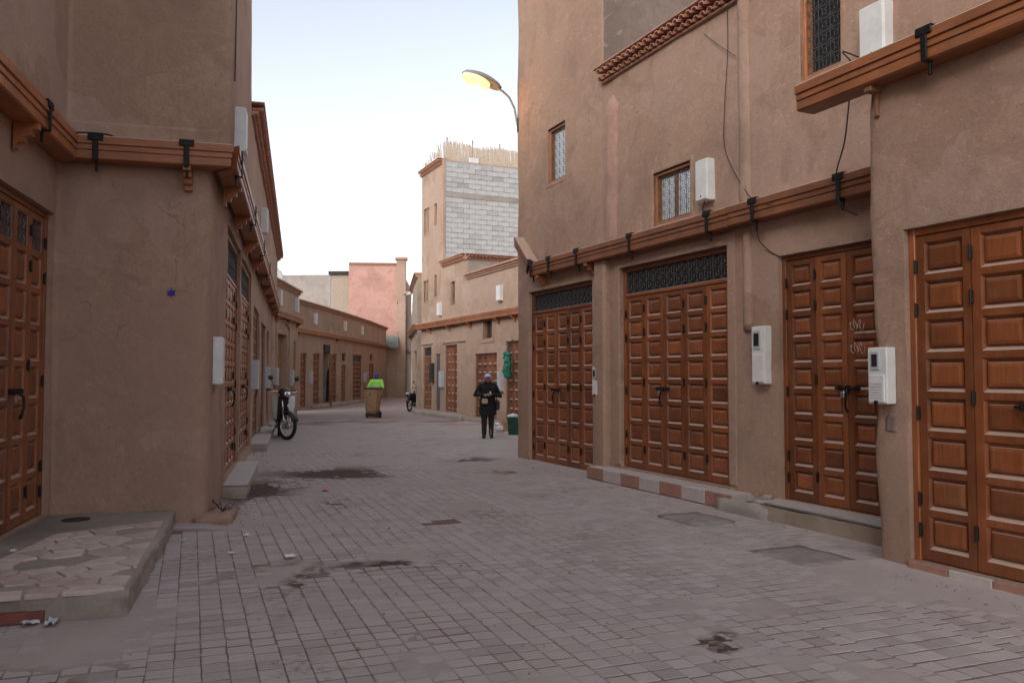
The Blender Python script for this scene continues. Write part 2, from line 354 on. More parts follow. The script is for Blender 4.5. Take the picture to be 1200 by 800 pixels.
# paving: one colour logic for stones and for the dust between them
STAINS = [  # px centre, half size in px, rotation: dark oily stains with their own outline
    (395, 555, 95, 9), (300, 575, 50, 18), (333, 700, 30, 30), (455, 664, 70, 8), (350, 690, 14, 32), (230, 650, 30, 26),
    (588, 608, 42, 10), (680, 616, 16, 6), (750, 669, 15, 8), (852, 758, 24, 16), (545, 538, 40, 3), (395, 592, 20, 8),
    (640, 647, 10, 4), (698, 711, 9, 4), (830, 632, 9, 4), (350, 780, 60, 16)]
def pave_nodes(N, L, c, joint=False):
    pos = N.new('ShaderNodeNewGeometry').outputs['Position']
    at = N.new('ShaderNodeAttribute'); at.attribute_name = 'tone'
    col = mix(N, L, at.outputs['Fac'], hexc(c, .8), hexc(c, 1.18))
    big = nz(N, L, pos, .33, 5, .6, .5); mid = nz(N, L, pos, 1.7, 6, .65, .4); fine = nz(N, L, pos, 28, 4, .65)
    dust = (.45, .385, .355)
    col = mix(N, L, math_(N, L, 'MULTIPLY', ramp(N, L, fine, [(.3, 0), (.7, 1)]), .35), col, hexc(c, .72))
    col = mix(N, L, math_(N, L, 'MULTIPLY', ramp(N, L, mid, [(.4, 0), (.68, 1)]), .75), col, dust)
    col = mix(N, L, math_(N, L, 'MULTIPLY', ramp(N, L, big, [(.42, 0), (.62, 1)]), .45), col, (.39, .33, .305))
    # stains
    warp = N.new('ShaderNodeTexNoise'); warp.inputs['Scale'].default_value = 5.5; warp.inputs['Detail'].default_value = 6; L.new(pos, warp.inputs['Vector'])
    wsub = N.new('ShaderNodeVectorMath'); wsub.operation = 'SUBTRACT'; L.new(warp.outputs['Color'], wsub.inputs[0]); wsub.inputs[1].default_value = (.5, .5, .5)
    wsc = N.new('ShaderNodeVectorMath'); wsc.operation = 'SCALE'; L.new(wsub.outputs[0], wsc.inputs[0]); wsc.inputs['Scale'].default_value = 1.0
    wp = N.new('ShaderNodeVectorMath'); wp.operation = 'ADD'; L.new(pos, wp.inputs[0]); L.new(wsc.outputs[0], wp.inputs[1])
    tot = None
    for (px, py, hx, hy) in STAINS:
        g = ground(px, py); rx = hx * g.y / FPX; ry = (ground(px, py - hy).y - ground(px, py + hy).y) / 2
        mp = N.new('ShaderNodeMapping'); mp.vector_type = 'TEXTURE'; mp.inputs['Location'].default_value = (g.x, g.y, 0)
        mp.inputs['Scale'].default_value = (rx * 1.25, ry * 1.25, 40); L.new(wp.outputs[0], mp.inputs['Vector'])
        ln = N.new('ShaderNodeVectorMath'); ln.operation = 'LENGTH'; L.new(mp.outputs[0], ln.inputs[0])
        v = ramp(N, L, ln.outputs['Value'], [(.35, 1), (1.0, 0)])
        tot = v if tot is None else math_(N, L, 'MAXIMUM', tot, v)
    br = nz(N, L, pos, 16, 6, .75)
    tot = math_(N, L, 'MULTIPLY', tot, ramp(N, L, br, [(.50, 0) if not joint else (.3, .8), (.58, 1)]))
    col = mix(N, L, math_(N, L, 'MULTIPLY', tot, .55 if not joint else 1.0), col, (.075, .045, .035) if joint else (.15, .105, .088))
    return pos, col, fine
m, N, L, b = newmat('concrete_paver'); pos, col, fine = pave_nodes(N, L, (.42, .362, .355)); L.new(col, b.inputs['Base Color'])
b.inputs['Roughness'].default_value = .82; b.inputs['Specular IOR Level'].default_value = .3
setbump(N, L, b, math_(N, L, 'ADD', nz(N, L, pos, 22, 6, .7), math_(N, L, 'MULTIPLY', nz(N, L, pos, 120, 3), .4)), .4, .008); M['paver'] = m
m, N, L, b = newmat('joint_dust'); pos, col, fine = pave_nodes(N, L, (.42, .35, .33), True)
at = N.new('ShaderNodeAttribute'); at.attribute_name = 'open'
col = mix(N, L, at.outputs['Fac'], col, (.19, .125, .105)); L.new(col, b.inputs['Base Color']); b.inputs['Roughness'].default_value = .95
b.inputs['Specular IOR Level'].default_value = .15
setbump(N, L, b, nz(N, L, pos, 40, 6, .7), .5, .008); M['bed'] = m
M['earth'] = plaster('beaten_earth', (.28, .215, .17), .3)

# ------------------------------------------------------------------ wall frames (from what touches the ground)
TR, TL = .4576, .2583
FR = Frame((0.1, 16.06), (TR, -1))            # tall right-hand facade, far corner -> towards the camera
FA = Frame((3.13, 7.2), (TR, -1))             # its projecting ground floor
FR2 = Frame((12 - TR * 34.5, 34.5), (TR, -1)) # the set-back row with the block wall
P_ = (-3.28, 8.95); I_ = (-3.28 - 1.484, 8.95 - TL * 1.484)
FLs = Frame(P_, (-TL, 1)); FLf = Frame(I_, (1, TL)); FL0 = Frame((I_[0] + TL * 14, I_[1] - 14), (-TL, 1))
QL = FLs.pt(20.7, 0, 0)
FL2 = Frame((QL.x, QL.y), (-8.8 - QL.x, 34 - QL.y))

# ------------------------------------------------------------------ wall builder
def fillet(pts, radii):
    out = [Vector(pts[0])]
    for i in range(1, len(pts) - 1):
        p, a, b_ = Vector(pts[i]), Vector(pts[i - 1]), Vector(pts[i + 1]); r = radii.get(i, 0)
        if not r: out.append(p); continue
        d1, d2 = (a - p).normalized(), (b_ - p).normalized()
        half = d1.angle(d2) / 2; t = r / math.tan(half); c = p + (d1 + d2).normalized() * (r / math.sin(half))
        s0, s1 = p + d1 * t - c, p + d2 * t - c
        a0 = math.atan2(s0.y, s0.x); da = (math.atan2(s1.y, s1.x) - a0 + PI) % (2 * PI) - PI
        for k in range(5): out.append(c + Vector((math.cos(a0 + da * k / 4), math.sin(a0 + da * k / 4))) * r)
    out.append(Vector(pts[-1])); return out
def wall(name, root, pts, z0, z1, mat, holes=(), radii={}, step=.3, amp=.012, fine=None, cap_top=True, cap_bot=False, wob=.01, depth=.16, zf=None):
    """upright surface along a plan path (building on the left-hand side), with real openings.
    holes: (world point A, world point B, z0, z1); zf(s) may bend the top edge"""
    P = fillet([Vector((p[0], p[1])) for p in pts], radii)
    S = [0.0]
    for a, b_ in zip(P, P[1:]): S.append(S[-1] + (b_ - a).length)
    def s_of(q):
        q = Vector((q[0], q[1])); best = (1e9, 0)
        for i in range(len(P) - 1):
            d = P[i + 1] - P[i]; t = max(0, min(1, (q - P[i]).dot(d) / d.length_squared))
            e = (P[i] + d * t - q).length
            if e < best[0]: best = (e, S[i] + d.length * t)
        return best[1]
    H = []
    for h in holes:
        a, b_ = sorted((s_of(h[0]), s_of(h[1]))); H.append((a, b_, h[2], h[3], h[4] if len(h) > 4 else depth))
    def brk(base, lim):
        base = sorted(set(round(x, 4) for x in base)); out = [base[0]]
        for x in base[1:]:
            g = x - out[-1]
            if g < .004: continue
            k = max(1, math.ceil(g / lim(out[-1], x))); x0 = out[-1]
            out += [x0 + g * (j + 1) / k for j in range(k)]
        return out
    fr = fine or (0, S[-1])
    SS = brk(S + [x for h in H for x in h[:2]], lambda a, b_: step if b_ > fr[0] - .01 and a < fr[1] + .01 else 4.0)
    ZZ = brk([z0, z1] + [x for h in H for x in h[2:4]], lambda a, b_: step)
    pts2 = []
    j = 0
    for s in SS:
        while j < len(P) - 2 and s > S[j + 1] + 1e-6: j += 1
        d = (P[j + 1] - P[j]).normalized(); q = P[j] + d * (s - S[j])
        if abs(s - S[j + 1]) < 1e-4 and j + 2 < len(P): d = (d + (P[j + 2] - P[j + 1]).normalized()).normalized()
        elif abs(s - S[j]) < 1e-4 and j > 0: d = (d + (P[j] - P[j - 1]).normalized()).normalized()
        pts2.append((q, Vector((d.y, -d.x))))
    L0 = root.location; mb = MB(); nzv = len(ZZ)
    for i, (q, n) in enumerate(pts2):
        for k, z in enumerate(ZZ):
            o = amp * (n3(q.x, q.y, z, 1.1) + .5 * n3(q.x + 9, q.y, z, 2.7))
            zz = z + (wob * n3(q.x, q.y, 3, 1.9) + (zf(SS[i]) if zf else 0) if k == nzv - 1 else 0)
            mb.v.append((q.x + n.x * o - L0.x, q.y + n.y * o - L0.y, zz - L0.z))
    def inh(i, k):
        if i < 0 or k < 0 or i >= len(SS) - 1 or k >= nzv - 1: return None
        sm, zm = (SS[i] + SS[i + 1]) / 2, (ZZ[k] + ZZ[k + 1]) / 2
        for h in H:
            if h[0] < sm < h[1] and h[2] < zm < h[3]: return h
        return None
    inner = {}
    def inn(i, k, dp):
        if (i, k) not in inner:
            q, n = pts2[i]; v = mb.v[i * nzv + k]; inner[i, k] = len(mb.v); mb.v.append((v[0] - n.x * dp, v[1] - n.y * dp, v[2]))
        return inner[i, k]
    for i in range(len(SS) - 1):
        for k in range(nzv - 1):
            h = inh(i, k)
            if h is None:
                a = i * nzv + k; mb.f.append((a, a + nzv, a + nzv + 1, a + 1)); continue
            for (di, dk, e0, e1) in ((-1, 0, (i, k), (i, k + 1)), (1, 0, (i + 1, k), (i + 1, k + 1)), (0, -1, (i, k), (i + 1, k)), (0, 1, (i, k + 1), (i + 1, k + 1))):
                if inh(i + di, k + dk) is None:
                    mb.f.append((e0[0] * nzv + e0[1], e1[0] * nzv + e1[1], inn(*e1, h[4]), inn(*e0, h[4])))
    if cap_top: mb.f.append(tuple(i * nzv + nzv - 1 for i in range(len(SS))))
    if cap_bot: mb.f.append(tuple(i * nzv for i in range(len(SS)))[::-1])
    o = part(name, mb, mat, root, smooth=True)
    me = o.data
    for p in me.polygons:
        if len(p.vertices) > 4: p.use_smooth = False
    try: me.set_sharp_from_angle(angle=math.radians(50))
    except Exception: pass
    return o

# ------------------------------------------------------------------ part builders
def scroll_grille(w, h, cell, r=.005, diag=True):
    """wrought-iron scrollwork in the x-z plane"""
    mb = MB(); nx = max(1, round(w / cell)); nzv = max(1, round(h / cell)); cx, cz = w / nx, h / nzv
    for i in range(nx + 1): mb.tube([(i * cx, 0, 0), (i * cx, 0, h)], r, 4)
    for k in range(nzv + 1): mb.tube([(0, 0, k * cz), (w, 0, k * cz)], r, 4)
    for i in range(nx):
        for k in range(nzv):
            x, z = (i + .5) * cx, (k + .5) * cz; q = min(cx, cz)
            mb.torus((x, 0, z), q * .2, r * .9, 'y', 8, 4)
            for sx in (-1, 1):
                for sz in (-1, 1):
                    pts = []
                    for t in range(7):
                        a = t / 6 * 4.2; rr = q * (.25 - .026 * t)
                        pts.append((x + sx * (cx * .26 + rr * math.cos(a) * .75), 0, z + sz * (cz * .24 + rr * math.sin(a) * .75)))
                    mb.tube(pts, r * .8, 3, False)
    return mb
_leafcache = {}
def leaf_mesh(w, h, rows, mat, sw=.07, rh=.055, grille=False, bot=.09):
    """door leaf: stiles and rails round sunk cells, moulded edges; returns mesh and cell rectangles"""
    key = (round(w, 2), round(h, 2), rows, mat.name, sw, rh)
    cells = []; ch = (h - bot - rh * rows) / rows
    for k in range(rows):
        z = bot + k * (ch + rh); cells.append((sw, w - sw, z, z + ch))
    if key in _leafcache: return _leafcache[key], cells
    mb = MB(); t, sl, dp = .05, .016, .036
    mb.box(0, sw, 0, t, 0, h); mb.box(w - sw, w, 0, t, 0, h)
    zs = [0] + [c for ce in cells for c in ce[2:]] + [h]
    for i in range(0, len(zs), 2): mb.box(sw, w - sw, .0015, t, zs[i], zs[i + 1])
    for (x0, x1, z0, z1) in cells:
        vs = [(x0, .003, z0), (x1, .003, z0), (x1, .003, z1), (x0, .003, z1), (x0 + sl, dp, z0 + .027), (x1 - sl, dp, z0 + .027), (x1 - sl, dp, z1 - sl), (x0 + sl, dp, z1 - sl)]
        mb.add(vs, [(0, 1, 5, 4), (1, 2, 6, 5), (2, 3, 7, 6), (3, 0, 4, 7), (4, 5, 6, 7)])
    me = mb.mesh('leaf', mat); _leafcache[key] = me
    return me, cells
_panelcache = {}
def panel_mesh(w, h, mat):
    key = (round(w, 3), round(h, 3), mat.name)
    if key not in _panelcache:
        mb = MB(); e = .03
        a = [(-w / 2, .03, -h / 2), (w / 2, .03, -h / 2), (w / 2, .03, h / 2), (-w / 2, .03, h / 2)]
        b_ = [(-w / 2 + .006, .012, -h / 2 + .006), (w / 2 - .006, .012, -h / 2 + .006), (w / 2 - .006, .012, h / 2 - .006), (-w / 2 + .006, .012, h / 2 - .006)]
        c = [(-w / 2 + e, .004, -h / 2 + e), (w / 2 - e, .004, -h / 2 + e), (w / 2 - e, .004, h / 2 - e), (-w / 2 + e, .004, h / 2 - e)]
        back = [(x, .04, z) for x, _, z in a]
        mb.loft([back, a, b_, c]); _panelcache[key] = mb.mesh('panel', mat)
    return _panelcache[key]
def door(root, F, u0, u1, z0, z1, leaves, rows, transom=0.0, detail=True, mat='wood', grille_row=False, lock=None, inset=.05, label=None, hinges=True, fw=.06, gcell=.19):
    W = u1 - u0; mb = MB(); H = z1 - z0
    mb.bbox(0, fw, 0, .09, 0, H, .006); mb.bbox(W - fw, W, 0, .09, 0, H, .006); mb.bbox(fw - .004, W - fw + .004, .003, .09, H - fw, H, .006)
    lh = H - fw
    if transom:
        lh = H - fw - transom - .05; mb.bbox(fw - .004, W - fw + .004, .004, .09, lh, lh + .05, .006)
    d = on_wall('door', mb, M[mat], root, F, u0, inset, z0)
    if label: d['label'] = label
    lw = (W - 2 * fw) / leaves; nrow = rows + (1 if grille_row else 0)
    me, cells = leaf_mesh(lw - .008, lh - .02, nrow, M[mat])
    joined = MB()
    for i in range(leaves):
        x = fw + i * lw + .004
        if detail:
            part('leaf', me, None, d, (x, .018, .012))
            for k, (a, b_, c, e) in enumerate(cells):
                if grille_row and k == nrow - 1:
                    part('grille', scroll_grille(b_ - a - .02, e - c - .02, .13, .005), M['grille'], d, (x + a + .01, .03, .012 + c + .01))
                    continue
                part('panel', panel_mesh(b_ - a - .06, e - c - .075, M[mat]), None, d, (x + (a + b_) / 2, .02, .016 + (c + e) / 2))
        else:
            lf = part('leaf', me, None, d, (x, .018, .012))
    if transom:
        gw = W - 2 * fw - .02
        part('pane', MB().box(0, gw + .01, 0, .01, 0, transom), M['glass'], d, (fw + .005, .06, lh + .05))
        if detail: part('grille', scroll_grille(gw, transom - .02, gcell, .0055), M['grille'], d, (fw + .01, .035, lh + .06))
        else:
            g = MB()
            for i in range(int(gw / .12) + 1): g.tube([(i * .12, 0, 0), (i * .12, 0, transom - .02)], .008, 4)
            part('grille', g, M['grille'], d, (fw + .01, .035, lh + .06))
    if detail and hinges:
        hm = MB().bbox(-.014, .014, -.012, .012, -.05, .05, .004)
        hm.tube([(0, -.012, -.06), (0, -.012, .06)], .009, 6); hme = hm.mesh('hinge', M['iron'])
        for i in range(leaves + 1):
            if lock and abs(i - lock[0]) < .6: continue
            for zz in (.25, .5, lh * .45, lh - .62, lh - .26) if i in (0, leaves) else (.3, lh * .5, lh - .55, lh - .2):
                part('hinge', hme, None, d, (fw + i * lw if 0 < i < leaves else (fw if i == 0 else W - fw), .012, zz))
    if lock:
        x = fw + lock[0] * lw; zz = lock[1]
        bm_ = MB().tube([(-.16, -.03, 0), (.17, -.03, 0)], .013, 8)
        for q in (-.12, -.02, .1): bm_.bbox(q, q + .03, -.045, .01, -.025, .025, .004)
        bo = part('bolt', bm_, M['iron'], d, (x, .01, zz))
        hb = MB().tube([(.02, -.04, -.01), (.03, -.075, -.05), (.028, -.085, -.13), (.015, -.075, -.2), (.03, -.05, -.25)], [.012, .013, .012, .012, .016], 7)
        part('handle', hb, M['iron'], bo)
        part('padlock', MB().bbox(-.025, .025, -.055, -.03, -.1, -.05, .005).torus((0, -.042, -.05), .018, .004, 'y', 10, 4, 0, PI), M['steel'], bo, (-.05, 0, 0))
    return d
def window(root, F, u0, u1, z0, z1, sashes=1, pane='paleglass', inset=.06, frame='frame', cell=.13, detail=True):
    W, H = u1 - u0, z1 - z0; fw = .045 if detail else .03
    mb = MB().bbox(0, fw, 0, .07, 0, H, .004).bbox(W - fw, W, 0, .07, 0, H, .004).bbox(fw - .003, W - fw + .003, .002, .07, 0, fw, .004).bbox(fw - .003, W - fw + .003, .002, .07, H - fw, H, .004)
    wd = on_wall('window', mb, M[frame], root, F, u0, inset, z0)
    sw = (W - 2 * fw) / sashes
    for i in range(sashes):
        x = fw + i * sw; s_ = MB(); q = .04 if detail else .02
        s_.bbox(0, q, 0, .03, 0, H - 2 * fw, .003).bbox(sw - q, sw, 0, .03, 0, H - 2 * fw, .003).bbox(q - .002, sw - q + .002, .0015, .03, 0, q, .003).bbox(q - .002, sw - q + .002, .0015, .03, H - 2 * fw - q, H - 2 * fw, .003)
        part('sash', s_, M[frame if not detail else 'plank'], wd, (x, .055, fw))
        part('pane', MB().box(0, sw - 2 * q, 0, .006, 0, H - 2 * fw - 2 * q), M[pane], wd, (x + q, .07, fw + q))
    g = scroll_grille(W - 2 * fw, H - 2 * fw, cell, .0042) if detail else MB()
    if not detail:
        for i in range(1, 4): g.tube([((W - 2 * fw) * i / 4, 0, 0), ((W - 2 * fw) * i / 4, 0, H - 2 * fw)], .008, 4)
        for i in range(1, 6): g.tube([(0, 0, (H - 2 * fw) * i / 6), (W - 2 * fw, 0, (H - 2 * fw) * i / 6)], .008, 4)
    part('grille', g, M['grille'], wd, (fw, .03, fw)); return wd
def surround(root, F, u0, u1, z0, z1, w=.07, t=.02, mat='plaster_up', sill=True):
    mb = MB(); 
    mb.bbox(u0 - w, u0, -t, .05, z0 - (w if sill else 0), z1 + w, .008); mb.bbox(u1, u1 + w, -t, .05, z0 - (w if sill else 0), z1 + w, .008)
    mb.bbox(u0 - .002, u1 + .002, -t + .003, .05, z1, z1 + w, .008)
    if sill: mb.bbox(u0 - .002, u1 + .002, -t + .003, .05, z0 - w, z0, .008)
    return on_wall('window_surround' if sill else 'door_surround', mb, M[mat], root, F, 0, 0, 0)
BEAM = [(0, 0), (-.20, 0), (-.215, .012), (-.215, .085), (-.205, .09), (-.205, .096), (-.225, .10), (-.225, .145), (-.215, .15), (-.215, .156), (-.24, .16), (-.24, .235), (-.23, .245), (0, .245)]
def beam_profile(k): return [(y * k, z * k) for y, z in BEAM]
def beam(root, F, u0, u1, z, straps=(), corbels=(), k=1.0, d=0.0, mit0=0.0, mit1=0.0, brackets=True):
    mb = MB(); prof = beam_profile(k)
    n = max(1, round((u1 - u0) / 2.6)); cuts = [u0 + (u1 - u0) * i / n for i in range(n + 1)]
    for i in range(n):
        a, b_ = cuts[i] + (.003 if i else 0), cuts[i + 1] - (.003 if i < n - 1 else 0); dz = random.uniform(-.004, .004)
        mb.loft([[(a + (mit0 * y if i == 0 else 0), y, zz + dz) for y, zz in prof], [(b_ - (mit1 * y if i == n - 1 else 0), y, zz + dz) for y, zz in prof]])
    o = on_wall('beam', mb, M['beam'], root, F, 0, d, z)
    for u in straps:
        s_ = MB().bbox(-.028, .028, -.252 * k, -.236 * k, -.012, .255 * k, .004).bbox(-.075, .075, -.252 * k, -.18 * k, .247 * k, .262 * k, .004)
        s_.bbox(-.075, .075, -.256 * k, -.24 * k, .19 * k, .25 * k, .006).bbox(-.02, .02, -.25 * k, -.16 * k, -.02, -.006, .003)
        if brackets: s_.bbox(-.012, .012, -.19 * k, -.165 * k, -.12, -.01, .003)
        part('strap', s_, M['iron'], o, (u, 0, 0))
    for u in corbels:
        pr = [(0, .0), (-.20, .0), (-.20, -.05), (-.15, -.055), (-.145, -.11), (-.09, -.12), (-.085, -.17), (-.03, -.18), (-.03, -.23), (0, -.24)]
        part('corbel', MB().prism(pr, 'x', -.04, .04), M['beam'], o, (u, -.002, -.003))
    return o
_tile = {}
def roof_tile(r=.062, ln=.24, mat='terracotta'):
    key = (r, ln, mat)
    if key not in _tile:
        mb = MB(); n = 6; ro, ri = r, r * .78; rings = []
        for (y, k) in ((0, 1), (ln, .88)):
            rings.append([(math.cos(PI * j / n) * ro * k, y, math.sin(PI * j / n) * ro * k) for j in range(n + 1)] + [(math.cos(PI * j / n) * ri * k, y, math.sin(PI * j / n) * ri * k) for j in range(n, -1, -1)])
        mb.loft(rings); _tile[key] = mb.mesh('tile', M[mat])
    return _tile[key]
def cornice(root, F, u0, u1, z, single=True, rows=2, sp=.14, brick=True):
    """terracotta tile edge on a parapet: stepped rows of half-round tiles with a thin brick course on top"""
    mb = MB().bbox(u0, u1, -.20, .2, .172, .2, .006).bbox(u0, u1, -.05, .2, -.02, .012, .006)
    mb.bbox(u0, u1, -.0, .2, .0, .17, .004)
    o = on_wall('cornice', mb, M['brickred'], root, F, 0, 0, z)
    jm = MB(); tl = roof_tile()
    for r in range(rows):
        for i in range(int((u1 - u0) / sp)):
            u = u0 + (i + .5 + .5 * (r % 2)) * sp
            if u > u1 - .05: continue
            yy = -.11 - .075 * r; zz = .012 + r * .08
            if single:
                t = part('tile', tl, None, o, (u + random.uniform(-.006, .006), yy, zz + random.uniform(-.004, .004)), random.uniform(-.05, .05))
                t.rotation_euler[0] = math.radians(8 + random.uniform(-3, 3))
            else:
                jm.v += [(v.co.x + u, v.co.y + yy, v.co.z + zz) for v in tl.vertices]; n = len(jm.v) - len(tl.vertices)
                jm.f += [tuple(n + q for q in p.vertices) for p in tl.polygons]
    if not single: tag(part('tiles', jm, M['terracotta'], o), kind='stuff')
    return o
def coping(root, F, u0, u1, z):
    """far parapet edge: three thin stepped brick courses"""
    mb = MB()
    for i, (d, h) in enumerate(((-.05, .07), (-.10, .06), (-.16, .07))): mb.bbox(u0, u1, d, .2, i * .07, i * .07 + h, .006)
    return on_wall('cornice', mb, M['brickred'], root, F, 0, 0, z)
def meter_box(F, u, z, w, h, d, label, style='plain', mat='white', group=None, d0=0.0):
    o = thing('meter_box', label, 'meter box', F.pt(u, d0, z), F.ang, group)
    part('case', MB().bbox(0, w, -d, .01, 0, h, .008), M[mat], o)
    if style in ('meter', 'metersolid'):
        dr = part('lid', MB().bbox(.02, w - .02, -d - .014, -d + .004, h * .03, h * .52, .006), M[mat], o)
        part('reading_window', MB().bbox(.035, w - .07, -d - .012, -d + .004, h * .6, h * .93, .004), M['greybox'], o)
        part('pane', MB().box(.055, w - .09, -d - .016, -d - .0125, h * .66, h * .88), M['glass'], o)
        for k in range(6 if style == 'meter' else 0): part('slat', MB().box(.04, w - .04, -d - .018, -d - .0145, h * (.1 + .05 * k), h * (.1 + .05 * k) + .006), M['greybox'], dr)
        part('latch', MB().bbox(w * .42, w * .58, -d - .03, -d - .012, -.005, .03, .004), M['iron'], o)
    elif style == 'plain':
        dr = part('lid', MB().bbox(.012, w - .012, -d - .012, -d + .004, .012, h - .012, .006), M[mat], o)
        part('keyhole', MB().tube([(w * .5, -d - .016, .06), (w * .5, -d - .011, .06)], .012, 8), M['iron'], dr)
    else:
        part('lid', MB().bbox(.01, w - .01, -d - .01, -d + .004, .01, h - .01, .005), M[mat], o)
    return o
def cable(pts, r, label, group=None):
    """sagging line through world points"""
    P = [Vector(p) for p in pts]; out = []
    for i in range(len(P) - 1):
        p0, p1, p2, p3 = P[max(i - 1, 0)], P[i], P[i + 1], P[min(i + 2, len(P) - 1)]
        for t in range(6):
            t /= 6; out.append(.5 * ((2 * p1) + (p2 - p0) * t + (2 * p0 - 5 * p1 + 4 * p2 - p3) * t * t + (3 * p1 - p0 - 3 * p2 + p3) * t ** 3))
    out.append(P[-1]); c = out[0].copy()
    o = part('cable', MB().tube([p - c for p in out], r, 5), M['cable'], None, c, smooth=True)
    return tag(o, label, 'cable', group)
def uz(F, px, py, d=0): return F.at(px, py, d)
def span(F, x0, x1, yt, yb, d=0):
    """door or window opening from picture edges: u0,u1 from the sides; heights read at the middle"""
    xm = (x0 + x1) / 2; return F.at(x0, yb, d)[0], F.at(x1, yb, d)[0], F.at(xm, yb, d)[1], F.at(xm, yt, d)[1]
def hole(F, u0, u1, z0, z1, dp=.16): return (F.pt(u0, 0, 0), F.pt(u1, 0, 0), z0, z1, dp)


# ================================================================== GROUND
g = tag(part('ground', MB().add([(-900, -300, -.08), (900, -300, -.08), (900, 2500, -.08), (-900, 2500, -.08)], [(0, 1, 2, 3)]), M['earth'], None), kind='structure')
import numpy as np
def left_lim(Y): return -6.5 if Y < 8.4 else -.97 - TL * Y - .15
def right_lim(Y): return 6.45 - TR * Y + .1 if Y < 7.15 else (7.5 - TR * Y + .1 if Y < 16.06 else 12.1 - TR * Y)
street = tag(link('street', None), kind='structure')
# dust bed: fine near, coarse far; it fills the joints unevenly and drifts up against the walls
def bedh(x, y):
    d = .0115 * noise.fractal(Vector((x * .9, y * .9, 1.7)), 1, 2, 5) + .0035 * n3(x, y, 0, 6)
    d += .011 * math.exp(-((x + 2.4) ** 2 / .9 + (y - 5.6) ** 2 / .5)) * .8 + .006 * max(0, min(1, (y - 9) / 8)) + .0015 * max(0, min(1, (x - .5) / 2))
    h = -.0032 + d * (.55 if x < 0 else .55 - .22 * min(1, x / 1.5))
    dl = (x + .97 + TL * y) * .968 if y > 8.6 else 9; dr = ((7.45 if y > 7.2 else 6.4) - TR * y - x) * .909 if y < 16 else 9
    for q in (dl, dr):
        if q < 1.2: h += .028 * math.exp(-max(0, q) / .12) + .006 * math.exp(-max(0, q) / .5)
    return max(-.012, min(h, .05))
def sheet(name, xs, ys, zf):
    v = []; op = []
    for y in ys:
        for x in xs:
            z = zf(x, y); v.append((x, y, z)); op.append(max(0, min(1, (-z - .0004) / .0022)))
    nx = len(xs); f = [(j * nx + i, j * nx + i + 1, (j + 1) * nx + i + 1, (j + 1) * nx + i) for j in range(len(ys) - 1) for i in range(nx - 1)]
    me = bpy.data.meshes.new(name); me.from_pydata(v, [], f); me.materials.append(M['bed'])
    a = me.attributes.new('open', 'FLOAT', 'POINT'); a.data.foreach_set('value', op)
    a = me.attributes.new('tone', 'FLOAT', 'POINT'); a.data.foreach_set('value', [.5] * len(v))
    me.polygons.foreach_set('use_smooth', [True] * len(me.polygons)); return link(name, me, street)
fr_ = lambda a, b_, s: [a + (b_ - a) * i / max(1, round((b_ - a) / s)) for i in range(max(1, round((b_ - a) / s)) + 1)]
sheet('dust_bed', fr_(-6.6, 5.4, .06), fr_(3.0, 16.5, .06), bedh)
sheet('far_dust_bed', fr_(-11, 5.4, .3), fr_(16.5, 30, .3), lambda x, y: max(-.006, min(.004, bedh(x, y))))
sheet('far_roadway', fr_(-60, 60, 10), fr_(30, 130, 5), lambda x, y: -.0012)
sheet('near_roadway', fr_(-12, 12, 2), fr_(-14, 3.0, 1), lambda x, y: -.012)
# pavers
PS, GAP, PT = .142, .009, .387
e1 = Vector((-PT, 1)).normalized(); e2 = Vector((1, PT)).normalized()
def paver_geo(hx, hy, tone, jx):
    c = .004
    v = [(-hx, -hy, -.03), (hx, -hy, -.03), (hx, hy, -.03), (-hx, hy, -.03), (-hx, -hy, -c), (hx, -hy, -c), (hx, hy, -c), (-hx, hy, -c),
         (-hx + c, -hy + c, 0), (hx - c, -hy + c, 0), (hx - c, hy - c, 0), (-hx + c, hy - c, 0)]
    v = [(x + jx[i % 4][0], y + jx[i % 4][1], z) for i, (x, y, z) in enumerate(v)]
    f = [(0, 1, 5, 4), (1, 2, 6, 5), (2, 3, 7, 6), (3, 0, 4, 7), (4, 5, 9, 8), (5, 6, 10, 9), (6, 7, 11, 10), (7, 4, 8, 11), (8, 9, 10, 11)]
    return v, f
rng = random.Random(3)
def jit(): return [(rng.uniform(-.003, .003), rng.uniform(-.003, .003)) for _ in range(4)]
spots = []
for i in range(-70, 90):
    off = rng.choice((0, .33, .5, .5)) * PS
    for j in range(0, 220):
        q = e2 * (i * PS) + e1 * (j * PS * 1.0 + off)
        if q.y < 3.4 or q.y > 27 or abs(q.x) > .66 * q.y + .4: continue
        if q.x < left_lim(q.y) or q.x > right_lim(q.y): continue
        if q.y < 8.3 and q.x < -2.65 + (5.5 - q.y) * TL - .05 and q.y > 5.6: continue
        spots.append(q)
PAV_ANG = math.atan2(e2.y, e2.x)
vis = sorted([k for k, q in enumerate(spots) if q.y > 4.25 and abs(q.x) < .625 * q.y], key=lambda k: spots[k].y)[:300]
vset = set(vis); variants = []
for k in range(10):
    v, f = paver_geo(PS / 2 - GAP / 2 + .0018, PS / 2 - GAP / 2 - .0042, 0, jit())
    me = bpy.data.meshes.new('paver'); me.from_pydata(v, [], f); me.materials.append(M['paver'])
    a = me.attributes.new('tone', 'FLOAT', 'POINT'); a.data.foreach_set('value', [rng.random()] * len(v)); variants.append(me)
def pz(q): return .002 * n3(q.x, q.y, 5, .8) + rng.uniform(-.001, .001) - (.012 if n3(q.x, q.y, 9, .7) > .62 else 0)
AV, AF, AT = [], [], []
ca, sa = math.cos(PAV_ANG), math.sin(PAV_ANG)
